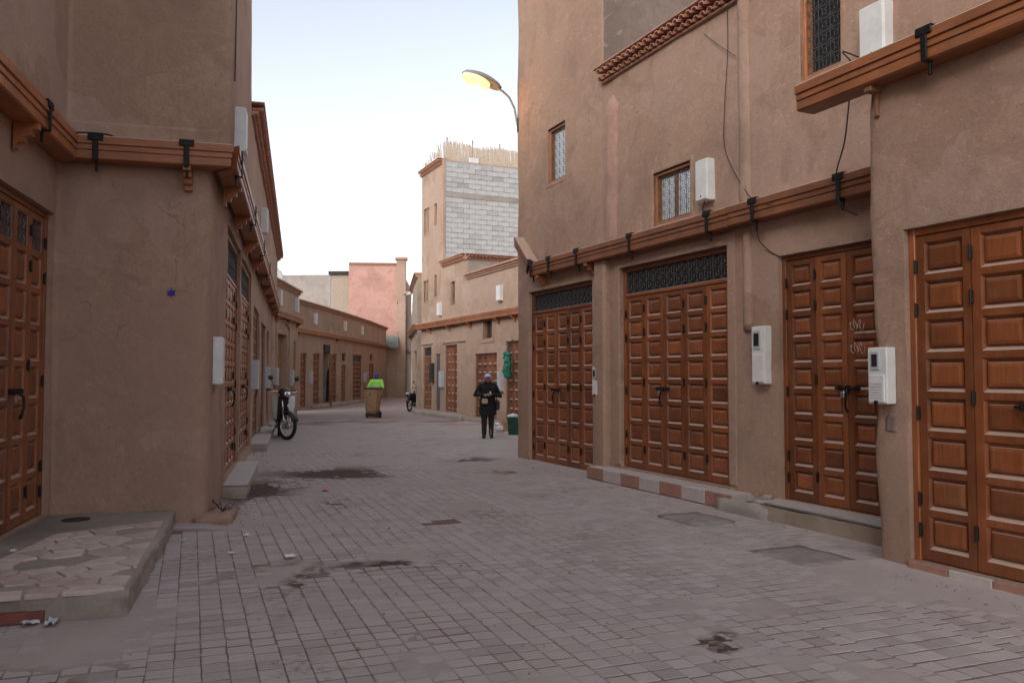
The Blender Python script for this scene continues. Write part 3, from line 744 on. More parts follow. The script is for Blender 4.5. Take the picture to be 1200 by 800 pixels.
for k, q in enumerate(spots):
    z = pz(q); tx, ty = rng.uniform(-.008, .008), rng.uniform(-.008, .008)
    if k in vset:
        o = link('paver', rng.choice(variants), street, (q.x, q.y, z), PAV_ANG + rng.uniform(-.02, .02)); o.rotation_euler[0] = tx; o.rotation_euler[1] = ty
    else:
        v, f = paver_geo(PS / 2 - GAP / 2 + .0018, PS / 2 - GAP / 2 - .0042, 0, jit()); n = len(AV)
        AV += [(q.x + x * ca - y * sa, q.y + x * sa + y * ca, z + zz + x * ty + y * tx) for x, y, zz in v]
        AF += [tuple(n + a for a in p) for p in f]; AT += [rng.random()] * 12
me = bpy.data.meshes.new('paving_stones'); me.from_pydata(AV, [], AF); me.materials.append(M['paver'])
a = me.attributes.new('tone', 'FLOAT', 'POINT'); a.data.foreach_set('value', [t for t in AT for _ in (0,)])
tag(link('paving_stones', me, street), kind='stuff')

# ================================================================== TALL CORNER HOUSE on the right side of the street (lit lamp, four doors)
R1 = thing('corner_house', 'tall earth-plastered corner house with four panelled doors and a lit lamp', 'house', FR.pt(0, 0, 0))
D1 = (.55, 2.92, .03, 3.16); D2 = (3.76, 6.30, .215, 3.24); D3 = (7.18, 9.05, .19, 2.98); D4 = (.36, 2.46, .09, 2.82)
W1 = (1.33, 2.0, 5.05, 6.05); W2 = (4.66, 5.54, 3.74, 4.5); W3 = (7.58, 8.17, 4.9, 6.0)
wall('wall', R1, [FR.pt(0, 9, 0), FR.pt(0, 0, 0), FR.pt(3.25, 0, 0), FR.pt(3.25, .04, 0), FR.pt(3.2, 9, 0)], -.05, 11.2, M['plaster_up'],
     [hole(FR, *D1), hole(FR, *W1)], {1: .07, 2: .03}, step=.22, amp=.02, fine=(8.5, 12.6))
wall('wall', R1, [FR.pt(3.25, 0, 0), FR.pt(26, 0, 0), FR.pt(26, 9, 0), FR.pt(3.4, 9, 0)], -.05, 6.4, M['plaster_up'],
     [hole(FR, *D2), hole(FR, *D3), hole(FR, *W2), hole(FR, *W3)], {}, step=.22, amp=.02, fine=(0, 9.6))
wall('ground_floor_wall', R1, [FA.pt(0, .97, 0), FA.pt(0, 0, 0), FA.pt(16, 0, 0), FA.pt(16, .97, 0)], -.05, 4.2, M['plaster_old'],
     [hole(FA, *D4)], {1: .10}, step=.16, amp=.04, fine=(0, 4.2))
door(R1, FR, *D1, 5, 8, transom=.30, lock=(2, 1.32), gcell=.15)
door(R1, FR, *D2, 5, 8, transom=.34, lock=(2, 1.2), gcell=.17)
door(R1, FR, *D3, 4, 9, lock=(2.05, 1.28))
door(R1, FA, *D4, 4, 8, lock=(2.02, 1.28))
for W, sh, pn, mt in ((W1, 1, 'paleglass', 'frame'), (W2, 2, 'paleglass', 'frame'), (W3, 1, 'glass', 'frame')):
    window(R1, FR, *W, sashes=sh, pane=pn, cell=.155 if sh == 1 else .14, inset=.03)
    surround(R1, FR, *W, w=.06, t=.012)
surround(R1, FR, *D2[:2], .25, D2[3], w=.14, t=.03, sill=False); surround(R1, FR, *D1[:2], .06, D1[3], w=.07, t=.016, sill=False)
beam(R1, FR, 1.0, 9.3, 3.42, straps=(1.05, 1.75, 2.75, 4.35, 6.15, 7.0, 8.3), corbels=(1.2, 2.98), d=.02)
# tilted end piece of the beam
tb = MB().loft([[(0, y, z) for y, z in beam_profile(.92)], [(1.0, y, z) for y, z in beam_profile(.92)]])
ca_, sa_ = math.cos(.72), math.sin(.72); tb.rot(lambda v: Vector((-v.x * ca_ + v.z * sa_ * .5, v.y, v.x * sa_ + v.z * ca_)))
eb = on_wall('beam_end', tb, M['beam'], R1, FR, 1.0, .01, 3.42)
part('strap', MB().bbox(.1, .16, -.245, -.215, -.02, .25, .004).bbox(.05, .21, -.24, -.15, .228, .243, .004).rot(lambda v: Vector((-v.x * ca_ + v.z * sa_ * .5, v.y, v.x * sa_ + v.z * ca_))), M['iron'], eb)
beam(R1, FA, -.66, 8, 4.10, straps=(.75, 2.6), corbels=(), k=1.0, d=.04)
on_wall('support_block', MB().bbox(-.03, .05, -.16, .08, -.06, .0, .008).bbox(-.01, .03, -.06, -.03, -.26, -.05, .004), M['plank'], R1, FA, .12, .02, 4.10)
Fsd = Frame(FR.pt(3.25, 0, 0).xy, FR.y)
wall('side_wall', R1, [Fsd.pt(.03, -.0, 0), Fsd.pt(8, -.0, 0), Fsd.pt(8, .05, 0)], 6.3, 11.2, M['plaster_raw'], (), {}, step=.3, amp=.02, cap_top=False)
cornice(R1, FR, 3.28, 8.9, 6.28, single=True, rows=2, sp=.145)
# debris lying on the parapet behind the cornice
d_ = MB().ell((0, 0, 0), .32, .12, .13, 10, 6); tag(on_wall('dark_sack', d_, M['cartdark'], None, FR, 4.05, .34, 6.62, True), 'dark sack slumped on the parapet behind the terracotta tiles', 'sack')
tag(on_wall('pale_bag', MB().ell((0, 0, 0), .1, .08, .11, 9, 6), M['plasticbag'], None, FR, 3.65, .3, 6.58, True), 'small pale bag tucked beside the dark sack on the parapet', 'bag')
# plastered pipe chases
def chase(root, F, u, z0, z1, w, t, mat, lean=0.0, top=True):
    n = 14; rings = []
    for i in range(n + 1):
        z = z0 + (z1 - z0) * i / n; k = 1 + .12 * n3(u, z, 1, 2.2); k *= (math.sqrt(max(.02, 1 - ((i - n + 1) / 1.0) ** 2)) if top and i >= n - 1 else 1)
        c = lean * i / n + .015 * n3(u, z, 4, 1.5)
        rings.append([(c + math.cos(a) * w * k, -math.sin(a) * t * k if 0 <= a <= PI + .01 else .03, z) for a in [PI * j / 8 for j in range(9)]] + [(c - w * k, .03, z), (c + w * k, .03, z)])
    return on_wall('pipe_chase', MB().loft(rings), mat, root, F, u, 0, 0, True)
chase(R1, FR, 3.52, 3.6, 6.0, .16, .09, M['plaster_pink'], .06)
on_wall('pilaster', MB().bbox(-.17, .17, -.11, .05, -.05, 3.45, .045), M['plaster'], R1, FR, 3.28, 0, 0)
chase(R1, FR, 6.63, 3.6, 6.3, .1, .05, M['plaster'], top=False); chase(R1, FR, 6.66, 2.15, 3.45, .07, .05, M['plaster_old'])
# steps
st = on_wall('step', MB().bbox(3.22, 6.72, -.30, .14, -.05, .175, .02), M['concrete'], R1, FR, 0, 0, 0)
for i in range(7):
    u = 3.26 + i * .49
    part('step_tile', MB().bbox(0, .474, -.322, -.296, .015, .186, .006), M['pinktile' if i % 2 == 0 else 'greytile'], st, (u, 0, random.uniform(-.004, .004)))
    part('tread_tile', MB().bbox(0, .474, -.29, .05, .172, .19, .005), M['greytile'], st, (u, 0, random.uniform(-.003, .003)))
def rough_block(u0, u1, y0, y1, z0, z1, amp, s=.09):
    """block with worn, uneven faces"""
    nx, ny, nzv = max(2, int((u1 - u0) / s)), max(2, int((y1 - y0) / s)), max(2, int((z1 - z0) / s)); mb = MB(); idx = {}
    def V(i, j, k):
        if (i, j, k) not in idx:
            p = Vector((u0 + (u1 - u0) * i / nx, y0 + (y1 - y0) * j / ny, z0 + (z1 - z0) * k / nzv))
            e = sum((i in (0, nx), j in (0, ny), k == nzv)); o = Vector((n3(*p, 4.1), n3(p.x + 5, p.y, p.z, 4.1), n3(p.x, p.y + 7, p.z, 4.1)))
            if e >= 2 and k == nzv: o.z -= .5; o *= 1.7
            idx[i, j, k] = len(mb.v); mb.v.append(tuple(p + o * amp))
        return idx[i, j, k]
    for k in range(nzv):
        for i in range(nx):
            mb.f += [(V(i, 0, k), V(i + 1, 0, k), V(i + 1, 0, k + 1), V(i, 0, k + 1)), (V(i + 1, ny, k), V(i, ny, k), V(i, ny, k + 1), V(i + 1, ny, k + 1))]
        for j in range(ny):
            mb.f += [(V(0, j + 1, k), V(0, j, k), V(0, j, k + 1), V(0, j + 1, k + 1)), (V(nx, j, k), V(nx, j + 1, k), V(nx, j + 1, k + 1), V(nx, j, k + 1))]
    for i in range(nx):
        for j in range(ny): mb.f.append((V(i, j, nzv), V(i + 1, j, nzv), V(i + 1, j + 1, nzv), V(i, j + 1, nzv)))
    return mb
on_wall('broken_step', rough_block(6.5, 7.35, -.42, .1, -.05, .16, .035), M['concrete'], R1, FR, 0, 0, 0, True)
st3 = on_wall('step', rough_block(7.0, 9.2, -.37, .14, -.05, .17, .01), M['stone'], R1, FR, 0, 0, 0, False)
part('tread', MB().bbox(7.12, 9.2, -.36, .1, .168, .188, .006), M['greytile'], st3)
part('nosing', MB().bbox(7.3, 9.2, -.372, -.35, .172, .196, .003), M['steel'], st3)
for i in range(6):
    part('step_tile', MB().bbox(0, .36, -.03, .012, .012, .085, .005), M['pinktile' if i % 2 == 0 else 'greytile'], R1, FA.pt(.36 + i * .37, 0, 0) - R1.location, FA.ang)
for k in range(9):  # rubble heaped at the foot of the wall between the two steps
    s_ = random.uniform(.03, .085); q = FR.pt(6.4 + random.uniform(0, .75), -.12 - random.uniform(0, .3), .17 if k % 2 else .02)
    rb = MB().ell((0, 0, s_ * .5), s_, s_ * .8, s_ * .6, 7, 5, random.uniform(0, 3)); rb.rot(lambda v: v * (1 + .3 * n3(v.x, v.y, v.z + k, 20)))
    tag(part('rubble_lump', rb, M['concrete'], None, q), 'small lump of broken mortar lying on the worn step between the doors', 'rubble', 'rubble on the worn step')
# things on this house
def at_box(F, x0, x1, yt, yb, dp=.12): u0, u1, z0, z1 = span(F, x0, x1, yt, yb, -dp); return u0, z0, u1 - u0, z1 - z0
meter_box(FR, 5.80, 3.86, .25, .54, .12, 'white cabinet beside the two-sash upper window of the corner house', 'plain')
meter_box(FR, 6.82, 1.50, .23, .68, .1, 'white meter box between the two wide doors, below a plastered pipe', 'metersolid')
meter_box(FR, 3.06, 1.28, .2, .46, .1, 'narrow white meter box between the two transom-grille doors', 'metersolid')
meter_box(FR, 8.52, 4.75, .31, .56, .13, 'white cabinet on the upper wall just above the high projecting beam', 'plain')
meter_box(FA, .05, 1.36, .2, .48, .1, 'white meter box with louvred lid at the projecting wall corner', 'meter')
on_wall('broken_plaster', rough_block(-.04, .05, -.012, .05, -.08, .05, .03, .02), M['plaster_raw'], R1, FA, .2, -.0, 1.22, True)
def wallp(F, px, py, d): u, z = F.at(px, py, d); return F.pt(u, d, z)
cable([wallp(FR, 850, -30, -.03), wallp(FR, 853, 50, -.03), wallp(FR, 849, 130, -.04), wallp(FR, 851, 180, -.05), wallp(FR, 880, 232, -.06), wallp(FR, 905, 240, -.26)], .005, 'thin black cable running down the upper wall to the long beam')
cable([wallp(FR, 825, 40, -.02), wallp(FR, 845, 55, -.02), wallp(FR, 862, 66, -.02)], .0035, 'short slack wire crossing the upper wall below the tiled edge')
cable([FR.pt(8.6, -.05, 4.75), FR.pt(8.42, -.25, 4.9), wallp(FR, 1000, 78, -.3), wallp(FR, 996, 110, -.45), wallp(FR, 990, 165, -.35), wallp(FR, 980, 205, -.3), wallp(FR, 985, 240, -.3), wallp(FR, 1005, 252, -.2)], .008, 'black cable looping from the high cabinet down past both beams')
cable([FR.pt(5.9, -.05, 3.87), FR.pt(5.93, -.1, 3.78), FR.pt(6.0, -.16, 3.72), FR.pt(6.12, -.2, 3.68)], .009, 'short black lead from the upper cabinet to the beam strap')
cable([wallp(FR, 912, 300, -.02), wallp(FR, 900, 293, -.03), wallp(FR, 889, 280, -.1), wallp(FR, 886, 262, -.12)], .006, 'thin wire strung from the three-leaf door to the pipe')

for (px, py) in ((1003, 381), (1004, 408)):
    pts = []; u, z = FR.at(px, py, .05)
    for t in range(22): pts.append((-.09 + .0085 * t + .02 * math.sin(t * 1.3), 0, .045 * math.sin(t * .9) + .02 * math.cos(t * 2.1)))
    on_wall('chalk_scrawl', MB().tube(pts, .0035, 4), M['chalk'], R1, FR, u, .052, z)
# street lamp, lit
def street_lamp(F, u, z, label, lit, reach=.78, rise=.2):
    o = thing('street_lamp', label, 'street lamp', F.pt(u, 0, z), F.ang, 'cobra-head lamps on house corners')
    part('wall_plate', MB().bbox(-.04, .04, -.02, .02, -.16, .12, .006), M['iron'], o)
    part('arm', MB().tube([(0, -.01, -.08), (0, -.05, .1), (0, -.09, .3), (0, -.2, .5), (0, -.34, .6), (0, -.46, .645)], .022, 8), M['lamp'], o, smooth=True)
    rings = []; lens = []
    for i in range(11):
        t = i / 10; y = -.40 - reach * t; zc = .63 + rise * t + .02 * math.sin(PI * t); ww = .06 + .12 * math.sin(PI * min(1, .15 + t * .8)) ** .8; hh = .05 + .09 * math.sin(PI * min(1, .12 + .82 * t))
        if i in (0,): ww *= .7; hh *= .8
        if i == 10: ww *= .45; hh *= .4
        rings.append([(math.cos(a) * ww, y, zc + math.sin(a) * hh * (1 if math.sin(a) > 0 else .12)) for a in [2 * PI * j / 14 for j in range(14)]])
    part('housing', MB().loft(rings), M['lamp'], o, smooth=True)
    lr = []
    for i in range(9):
        t = .30 + .69 * i / 8; y = -.40 - reach * t; zc = .63 + rise * t - .012; q = math.sin(PI * (.06 + .88 * i / 8)) ** .6
        lr.append([(math.cos(a) * .178 * q, y, zc + math.sin(a) * .17 * q * (1 if math.sin(a) < 0 else .35)) for a in [2 * PI * j / 14 for j in range(14)]])
    part('lens', MB().loft(lr), M['lens' if lit else 'lensoff'], o, smooth=True)
    if lit:
        ld = bpy.data.lights.new('lamp_glow', 'POINT'); ld.energy = 7; ld.color = (1, .55, .2); ld.shadow_soft_size = .12
        lo = link('lamp_glow', ld, o, (0, -.40 - reach * .65, .63 + rise * .6 - .28))
    return o
street_lamp(FR, .07, 6.52, 'lit street lamp glowing orange on the corner of the tall house', True)

# ================================================================== SET-BACK ROW beyond the corner house (grey block wall)
R2 = thing('block_wall_house', 'set-back plastered house rising to a bare grey block side wall', 'house', FR2.pt(10.5, 0, 0))
h2 = {'d1': (5.95, 7.9, .16, 2.36), 'w': (6.75, 7.55, 2.84, 3.5), 'd2': (2.9, 4.2, .24, 2.76), 'b': (1.8, 2.33, .24, 2.46), 'd3': (.25, 1.3, .24, 2.76), 'uw': (3.5, 3.95, 4.25, 5.15), 'bd': (8.62, 9.9, .15, 2.7)}
tw = {'a': (.33, .58, 4.62, 5.5), 'a2': (.64, .9, 4.62, 5.5), 'b': (1.56, 1.86, 4.74, 5.62), 'c': (.3, .58, 7.45, 8.5), 'c2': (.66, .94, 7.45, 8.5), 'd': (1.55, 1.85, 7.62, 8.5)}
wall('wall', R2, [FR2.pt(5.15, 0, 0), FR2.pt(12, 0, 0), FR2.pt(12, 6, 0), FR2.pt(5.2, 6, 0)], -.05, 5.1, M['plaster_far'], [hole(FR2, *h2[k]) for k in ('d1', 'w', 'bd')], step=.35, fine=(0, 7))
wall('wall', R2, [FR2.pt(2.57, 0, 0), FR2.pt(5.15, 0, 0), FR2.pt(5.15, 6, 0), FR2.pt(2.6, 6, 0)], -.05, 5.9, M['plaster_far'], [hole(FR2, *h2[k]) for k in ('d2', 'uw')], step=.35, fine=(0, 2.6))
wall('tower_wall', R2, [FR2.pt(0, 5, 0), FR2.pt(0, 0, 0), FR2.pt(2.57, 0, 0), FR2.pt(2.57, 6, 0)], -.05, 10.1, M['plaster_far'], [hole(FR2, *h2[k]) for k in ('b', 'd3')] + [hole(FR2, *v) for v in tw.values()], step=.35, fine=(4, 8))
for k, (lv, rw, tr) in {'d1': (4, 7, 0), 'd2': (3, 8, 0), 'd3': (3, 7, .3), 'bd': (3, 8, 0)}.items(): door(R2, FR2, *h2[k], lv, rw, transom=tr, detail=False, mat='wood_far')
bd = on_wall('metal_door', MB().bbox(0, .53, 0, .05, 0, 2.22, .01).bbox(.06, .47, -.015, .01, .15, 1.0, .006).bbox(.06, .47, -.015, .01, 1.12, 2.1, .006), M['bluedoor'], R2, FR2, h2['b'][0], .05, .24)
part('handle', MB().tube([(.45, -.05, 1.0), (.45, -.05, 1.2)], .012, 6), M['steel'], bd)
window(R2, FR2, *h2['w'], sashes=2, pane='glass', detail=False, frame='plank'); surround(R2, FR2, *h2['w'], w=.12, t=.03, mat='plaster_far')
window(R2, FR2, *h2['uw'], pane='glass', detail=False, frame='plank')
for v in tw.values(): window(R2, FR2, *v, pane='glass', detail=False, frame='plank')
surround(R2, FR2, tw['a'][0], tw['a2'][1], 4.62, 5.5, w=.06, t=.02, mat='plaster_far'); surround(R2, FR2, tw['c'][0], tw['c2'][1], 7.45, 8.5, w=.06, t=.02, mat='plaster_far')
on_wall('plaster_lintel', MB().bbox(.1, 1.45, -.05, .02, 2.86, 2.94, .01).bbox(2.7, 5.1, -.05, .02, 2.84, 2.93, .01), M['plaster_far'], R2, FR2, 0, 0, 0)
beam(R2, FR2, -.1, 10.2, 3.5, straps=(), corbels=(1.2, 3.4, 5.6, 8.1, 9.4), k=1.0, d=.02)
on_wall('step', rough_block(-.1, 5.2, -.3, .14, -.05, .2, .015, .2), M['concrete'], R2, FR2, 0, 0, 0, True)
on_wall('step', rough_block(5.3, 8.3, -.22, .14, -.05, .13, .015, .2), M['concrete'], R2, FR2, 0, 0, 0, True)
coping(R2, FR2, 5.2, 12, 5.06); cornice(R2, FR2, 2.6, 5.12, 5.84, single=False); cornice(R2, FR2, -.05, 2.55, 9.95, single=False)
FB = Frame(FR2.pt(2.57, 0, 0).xy, FR2.y)     # the bare block side wall
FB2 = Frame(FR2.pt(5.15, 0, 0).xy, FR2.y)
on_wall('parapet_side', MB().bbox(.0, 4.5, -.02, .2, 5.0, 5.86, .02), M['concrete'], R2, FB2, .02, -.004, 0)
cornice(R2, FB2, -.05, 4.5, 5.82, single=False)
bw = on_wall('block_wall', MB().box(.1, 5.2, -.004, .1, 4.6, 10.05), M['mortar'], R2, FB, 0, 0, 0)
on_wall('render_strip', MB().bbox(-.01, .12, -.035, .1, 4.6, 10.05, .01), M['plaster_far'], R2, FB, 0, 0, 0)
part('ring_beam', MB().bbox(.12, 5.2, -.03, .02, 8.62, 8.8, .01), M['concrete'], bw)
bmesh_ = [MB().bbox(.006, .494 - q, -.022, .03, .006, .192, .006).mesh('block', M[mm]) for q, mm in ((0, 'block'), (.004, 'block2'), (.25, 'block'))]
rb_ = random.Random(5)
for r in range(27):
    z = 4.62 + r * .2
    if 8.5 < z < 8.8: continue
    x = .12
    if r % 2:
        o = part('block', bmesh_[2], None, bw, (x, 0, z)); x += .25
    while x < 3.9:
        if rb_.random() > .012:
            o = part('block', bmesh_[0 if rb_.random() < .7 else 1], None, bw, (x, rb_.uniform(-.006, .006), z + rb_.uniform(-.006, .006))); o.rotation_euler[1] = rb_.uniform(-.01, .01)
        x += .5
# reed screen on the roof
rs = thing('reed_screen', 'dry reed screen along the roof edge above the grey block wall', 'screen', FB.pt(0, .3, 10.05), FB.ang)
mb = MB()
for i in range(300):
    x = .15 + i * .0155; h = .82 + .12 * n3(x, 0, 0, .9) + random.uniform(-.07, .06); mb.tube([(x, random.uniform(-.02, .02), 0), (x + random.uniform(-.03, .03), 0, h)], .015, 4)
tag(part('reeds', mb, M['reed'], rs), kind='stuff')
mb = MB()
for i in range(40):
    y = i * .055; mb.tube([(.0 + random.uniform(-.04, .04), y - .25, 0), (-.05 + random.uniform(-.1, .1), y - .2, .55 + .5 * abs(n3(y, 3, 0, 1.4)) - i * .008)], .013, 4)
tag(part('reeds', mb, M['reed'], rs), kind='stuff')
for x in (.3, 1.4, 2.6, 3.8): part('post', MB().tube([(x, .05, -.05), (x, .05, 1.05)], .025, 6), M['plank'], rs)
part('rail', MB().tube([(.1, .03, .62), (4.7, .03, .66)], .018, 6), M['plank'], rs)
tag(on_wall('white_board', MB().bbox(0, .42, 0, .04, 0, .26, .006), M['white'], None, FB, 1.15, .12, 10.06), 'small white board lying at the foot of the reed screen', 'board')
meter_box(FR2, 8.1, 4.05, .3, .5, .12, 'white wall box above the small barred window of the set-back house', 'far')
meter_box(FR2, 2.25, 3.95, .26, .5, .12, 'white wall box above the beam beside the tower of the set-back house', 'far')
meter_box(FR2, 2.5, 1.15, .26, .62, .12, 'grey meter box beside the blue-grey metal door', 'far', 'greybox')
meter_box(FR2, 8.18, 1.1, .26, .62, .12, 'grey meter box between two brown doors of the set-back house', 'far', 'greybox')
meter_box(FR2, 1.42, 1.35, .26, .75, .14, 'dark box hung beside the door with a black transom', 'far', 'cartdark')

# R3: stone-edged house further on
F3r = Frame((-5.15, 42.3), (1.1, -7.0))
R3 = thing('stone_edged_house', 'narrow house with rough stone edge beyond the grey block tower', 'house', F3r.pt(0, 0, 0))
wall('wall', R3, [F3r.pt(0, 4, 0), F3r.pt(0, 0, 0), F3r.pt(7, 0, 0), F3r.pt(7, 4, 0)], -.05, 5.9, M['stone'], [hole(F3r, 4.6, 6.2, .15, 2.7)], {1: .15}, step=.25, amp=.06, fine=(3.5, 11.2))
door(R3, F3r, 4.6, 6.2, .15, 2.7, 3, 7, detail=False, mat='wood_far'); coping(R3, F3r, -.1, 7, 5.82); beam(R3, F3r, -.15, 7, 3.55, d=.03, corbels=(.3,))
F4r = Frame((-7.6, 75), (3.2, -32))  # out of view: added to block sky light from the curved row
R4 = thing('unseen_shading_house', 'unseen plain house added behind the stone-edged house to shade the curved row', 'house', F4r.pt(0, 0, 0))
wall('wall', R4, [F4r.pt(0, 8, 0), F4r.pt(0, 0, 0), F4r.pt(32, 0, 0), F4r.pt(32, 8, 0)], -.05, 9.0, M['plaster_far'], [hole(F4r, 10, 12, .1, 2.8)], {}, step=1.2, amp=.03)
door(R4, F4r, 10, 12, .1, 2.8, 3, 7, detail=False, mat='wood_far'); coping(R4, F4r, 0, 32, 8.95)
# ================================================================== LEFT CORNER HOUSE
L1 = thing('left_corner_house', 'long earth-plastered house with blue star mark and row of panelled doors', 'house', Vector((P_[0], P_[1], 0)))
LD0 = (12.45, 14.38, .185, 3.27)
LD = [(2.05, 4.75, .2, 3.62, .5), (5.05, 8.05, .2, 3.62, .5), (9.0, 11.6, .18, 3.1, 0), (12.9, 15.2, .15, 3.0, 0), (16.6, 18.6, .15, 3.0, 0)]
back = FL0.pt(0, 0, 0); Qb = FLs.pt(20.7, 5, 0)
wall('wall', L1, [back, I_, P_, FLs.pt(20.7, 0, 0), Qb, FL0.pt(0, 7, 0)], -.05, 4.0, M['plaster'], [hole(FL0, *LD0)] + [hole(FLs, *d[:4]) for d in LD], {1: .06, 2: .16}, step=.22, amp=.022, fine=(11.5, 37), cap_top=False)
wall('upper_wall', L1, [FL0.pt(0, -.1, 0), FLf.pt(.1, -.06, 0), FLf.pt(1.717, -.06, 0), FLs.pt(3.77, -.184, 0), FLs.pt(3.77, 6, 0), FL0.pt(0, 6, 0)], 3.92, 9.5, M['plaster'], (), {1: .05, 2: .07}, step=.25, amp=.02, fine=(11, 21), cap_bot=True)
wall('upper_wall', L1, [FLs.pt(3.77, -.184, 0), FLs.pt(20.7, -.184, 0), FLs.pt(20.7, 5, 0), FLs.pt(3.9, 5, 0)], 3.92, 5.75, M['plaster_up'], (), {1: .05}, step=.3, amp=.015, fine=(0, 17), cap_bot=True)
on_wall('plaster_band', MB().prism([(.05, 4.05), (-.085, 4.05), (-.085, 4.24), (-.065, 4.27), (.05, 4.29)], 'x', .12, 1.60), M['plaster_old'], L1, FLf, 0, 0, 0)
cornice(L1, Frame(FLs.pt(0, -.184, 0).xy, FLs.x), 3.8, 20.8, 5.66, single=False, rows=2)
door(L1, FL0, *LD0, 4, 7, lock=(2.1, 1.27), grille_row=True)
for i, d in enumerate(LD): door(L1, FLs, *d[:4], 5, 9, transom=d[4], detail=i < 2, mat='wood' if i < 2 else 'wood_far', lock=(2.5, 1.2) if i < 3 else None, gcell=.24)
beam(L1, FL0, 5, 14.462, 3.83, straps=(13.2, 10.5), corbels=(13.05, 10.4), d=-.02, mit1=-1)
beam(L1, FLf, .0, 1.533, 3.83, straps=(.42, 1.3), corbels=(1.3,), d=-.02, mit0=-1, mit1=1)
beam(L1, FLs, .0, 20.7, 3.83, straps=(.15, 3.2, 6.4, 9.5), corbels=(.75, 2.6, 4.9, 7.2, 9.6, 12, 14.4, 16.8, 19), d=-.06, mit0=1)
for (u0, u1, hh) in ((1.85, 4.9, .17), (8.7, 11.8, .16), (12.6, 15.4, .13)):
    s_ = on_wall('step', rough_block(u0, u1, -.3, .14, -.05, hh, .02), M['concrete'], L1, FLs, 0, 0, 0, True)
    part('tread', MB().bbox(u0 + .05, u1 - .05, -.31, .08, hh - .004, hh + .022, .006), M['greytile'], s_)
on_wall('corner_stump', rough_block(-.05, .75, -.26, .1, -.05, .11, .05), M['plaster_old'], L1, FLs, 0, .0, 0, True)
# painted star and chalk scratches on the facing wall
su, sz = FLf.at(201, 343, 0)
star = []
for j in range(12): a = PI / 2 + j * PI / 6; r_ = .052 if j % 2 == 0 else .022; star.append((math.cos(a) * r_, math.sin(a) * r_))
on_wall('painted_star', MB().prism(star, 'y', -.026, .0), M['bluepaint'], L1, FLf, su, 0, sz)
meter_box(FLs, .42, 1.5, .28, .54, .09, 'white meter box near the rounded corner of the blue-star house', 'plain')
meter_box(FLs, 8.3, 1.32, .3, .6, .13, 'grey meter box past the second transom-grille door of the blue-star house', 'far', 'greybox')
meter_box(FLs, 15.6, 1.25, .3, .62, .13, 'grey meter box before the last door of the blue-star house', 'far', 'greybox')
meter_box(FLs, .55, 4.22, .3, .52, .12, 'white cabinet on the upper corner wall above the beam, blue-star house', 'plain', 'whitew', d0=-.184)
meter_box(FLs, 7.6, 4.45, .3, .5, .12, 'white cabinet above the side beam of the blue-star house', 'far', 'whitew', d0=-.184)
cable([FLf.pt(.16, -.26, 4.02), FLf.pt(.2, -.1, 4.13), FLf.pt(.45, -.09, 4.14), FLf.pt(.62, -.09, 4.1)], .008, 'short black cable stub above the beam of the blue-star house')
cable([FLs.pt(.2, -.2, 8.6), FLs.pt(.24, -.21, 6.5), FLs.pt(.22, -.21, 5.4), FLs.pt(.3, -.2, 4.95)], .007, 'thin cable down the upper corner of the blue-star house')
# stone platform in the recess
A_ = ground(150, 722); A_.z = 0; B_ = FLf.pt(1.22, 0, 0); Dv = Vector((-3.97, 5.2, 0))
plat = thing('doorstep_platform', 'low cracked concrete platform paved with broken marble before the grille-top door', 'platform', A_)
rings = []
outl = [A_, B_, FLf.pt(0, 0, 0), Dv]; dense = []
for i, p in enumerate(outl):
    q = outl[(i + 1) % 4]; nseg = max(4, int((q - p).length / .07))
    dense += [p + (q - p) * (k / nseg) for k in range(nseg)]
ctr = sum((p for p in outl), Vector()) / 4
for (z, inset) in ((-.05, -.01), (.02, .0), (.07, .012), (.12, .0), (.155, .005), (.172, .03)):
    rings.append([(p + (ctr - p).normalized() * (inset + .035 * n3(p.x, p.y, z * 2, 4) + .02 * n3(p.x, p.y, z * 2, 13)) - A_) + Vector((0, 0, z + .006 * n3(p.x, p.y, z, 7))) for p in dense])
part('slab', MB().loft(rings), M['concrete'], plat, smooth=True)
ex = (B_ - A_).normalized(); ey = Vector((-ex.y, ex.x, 0))
def clip(poly, p, n):
    out = []
    for i in range(len(poly)):
        a, b_ = poly[i], poly[(i + 1) % len(poly)]; da, db = (a - p).dot(n), (b_ - p).dot(n)
        if da <= 0: out.append(a)
        if da * db < 0: out.append(a + (b_ - a) * (da / (da - db)))
    return out
rv = random.Random(11); seeds = []
while len(seeds) < 62:
    c = Vector((rv.uniform(.03, 2.9), rv.uniform(.02, 1.15)))
    if all((c - s2).length > .135 for s2 in seeds): seeds.append(c)
reg = [Vector((.03, .03)), Vector((2.75, .05)), Vector((2.3, .9)), Vector((.5, 1.2)), Vector((.0, 1.2))]
for i, c in enumerate(seeds):
    poly = reg[:]
    for j, s2 in enumerate(seeds):
        if j != i and poly:
            n = (s2 - c).normalized(); poly = clip(poly, (c + s2) / 2 - n * .009, n)
    if len(poly) < 3: continue
    cc = sum(poly, Vector((0, 0))) / len(poly); poly = [p + (p - cc) * rv.uniform(-.06, .015) for p in poly]
    if rv.random() < .12: continue
    rings = [[(p.x - cc.x, p.y - cc.y, z) for p in poly] if z < .01 else [((p.x - cc.x) * .97, (p.y - cc.y) * .97, z) for p in poly] for z in (-.02, .004, .011)]
    w2 = ex * cc.x + ey * cc.y
    o = part('flagstone', MB().loft(rings), M['marble' if rv.random() < .65 else 'marble2'], plat, (w2.x, w2.y, .175 + rv.uniform(-.003, .003)), math.atan2(ex.y, ex.x))
    o.rotation_euler[0] = rv.uniform(-.012, .012)
fd = (Dv - A_).normalized(); fa = math.atan2(fd.y, fd.x)
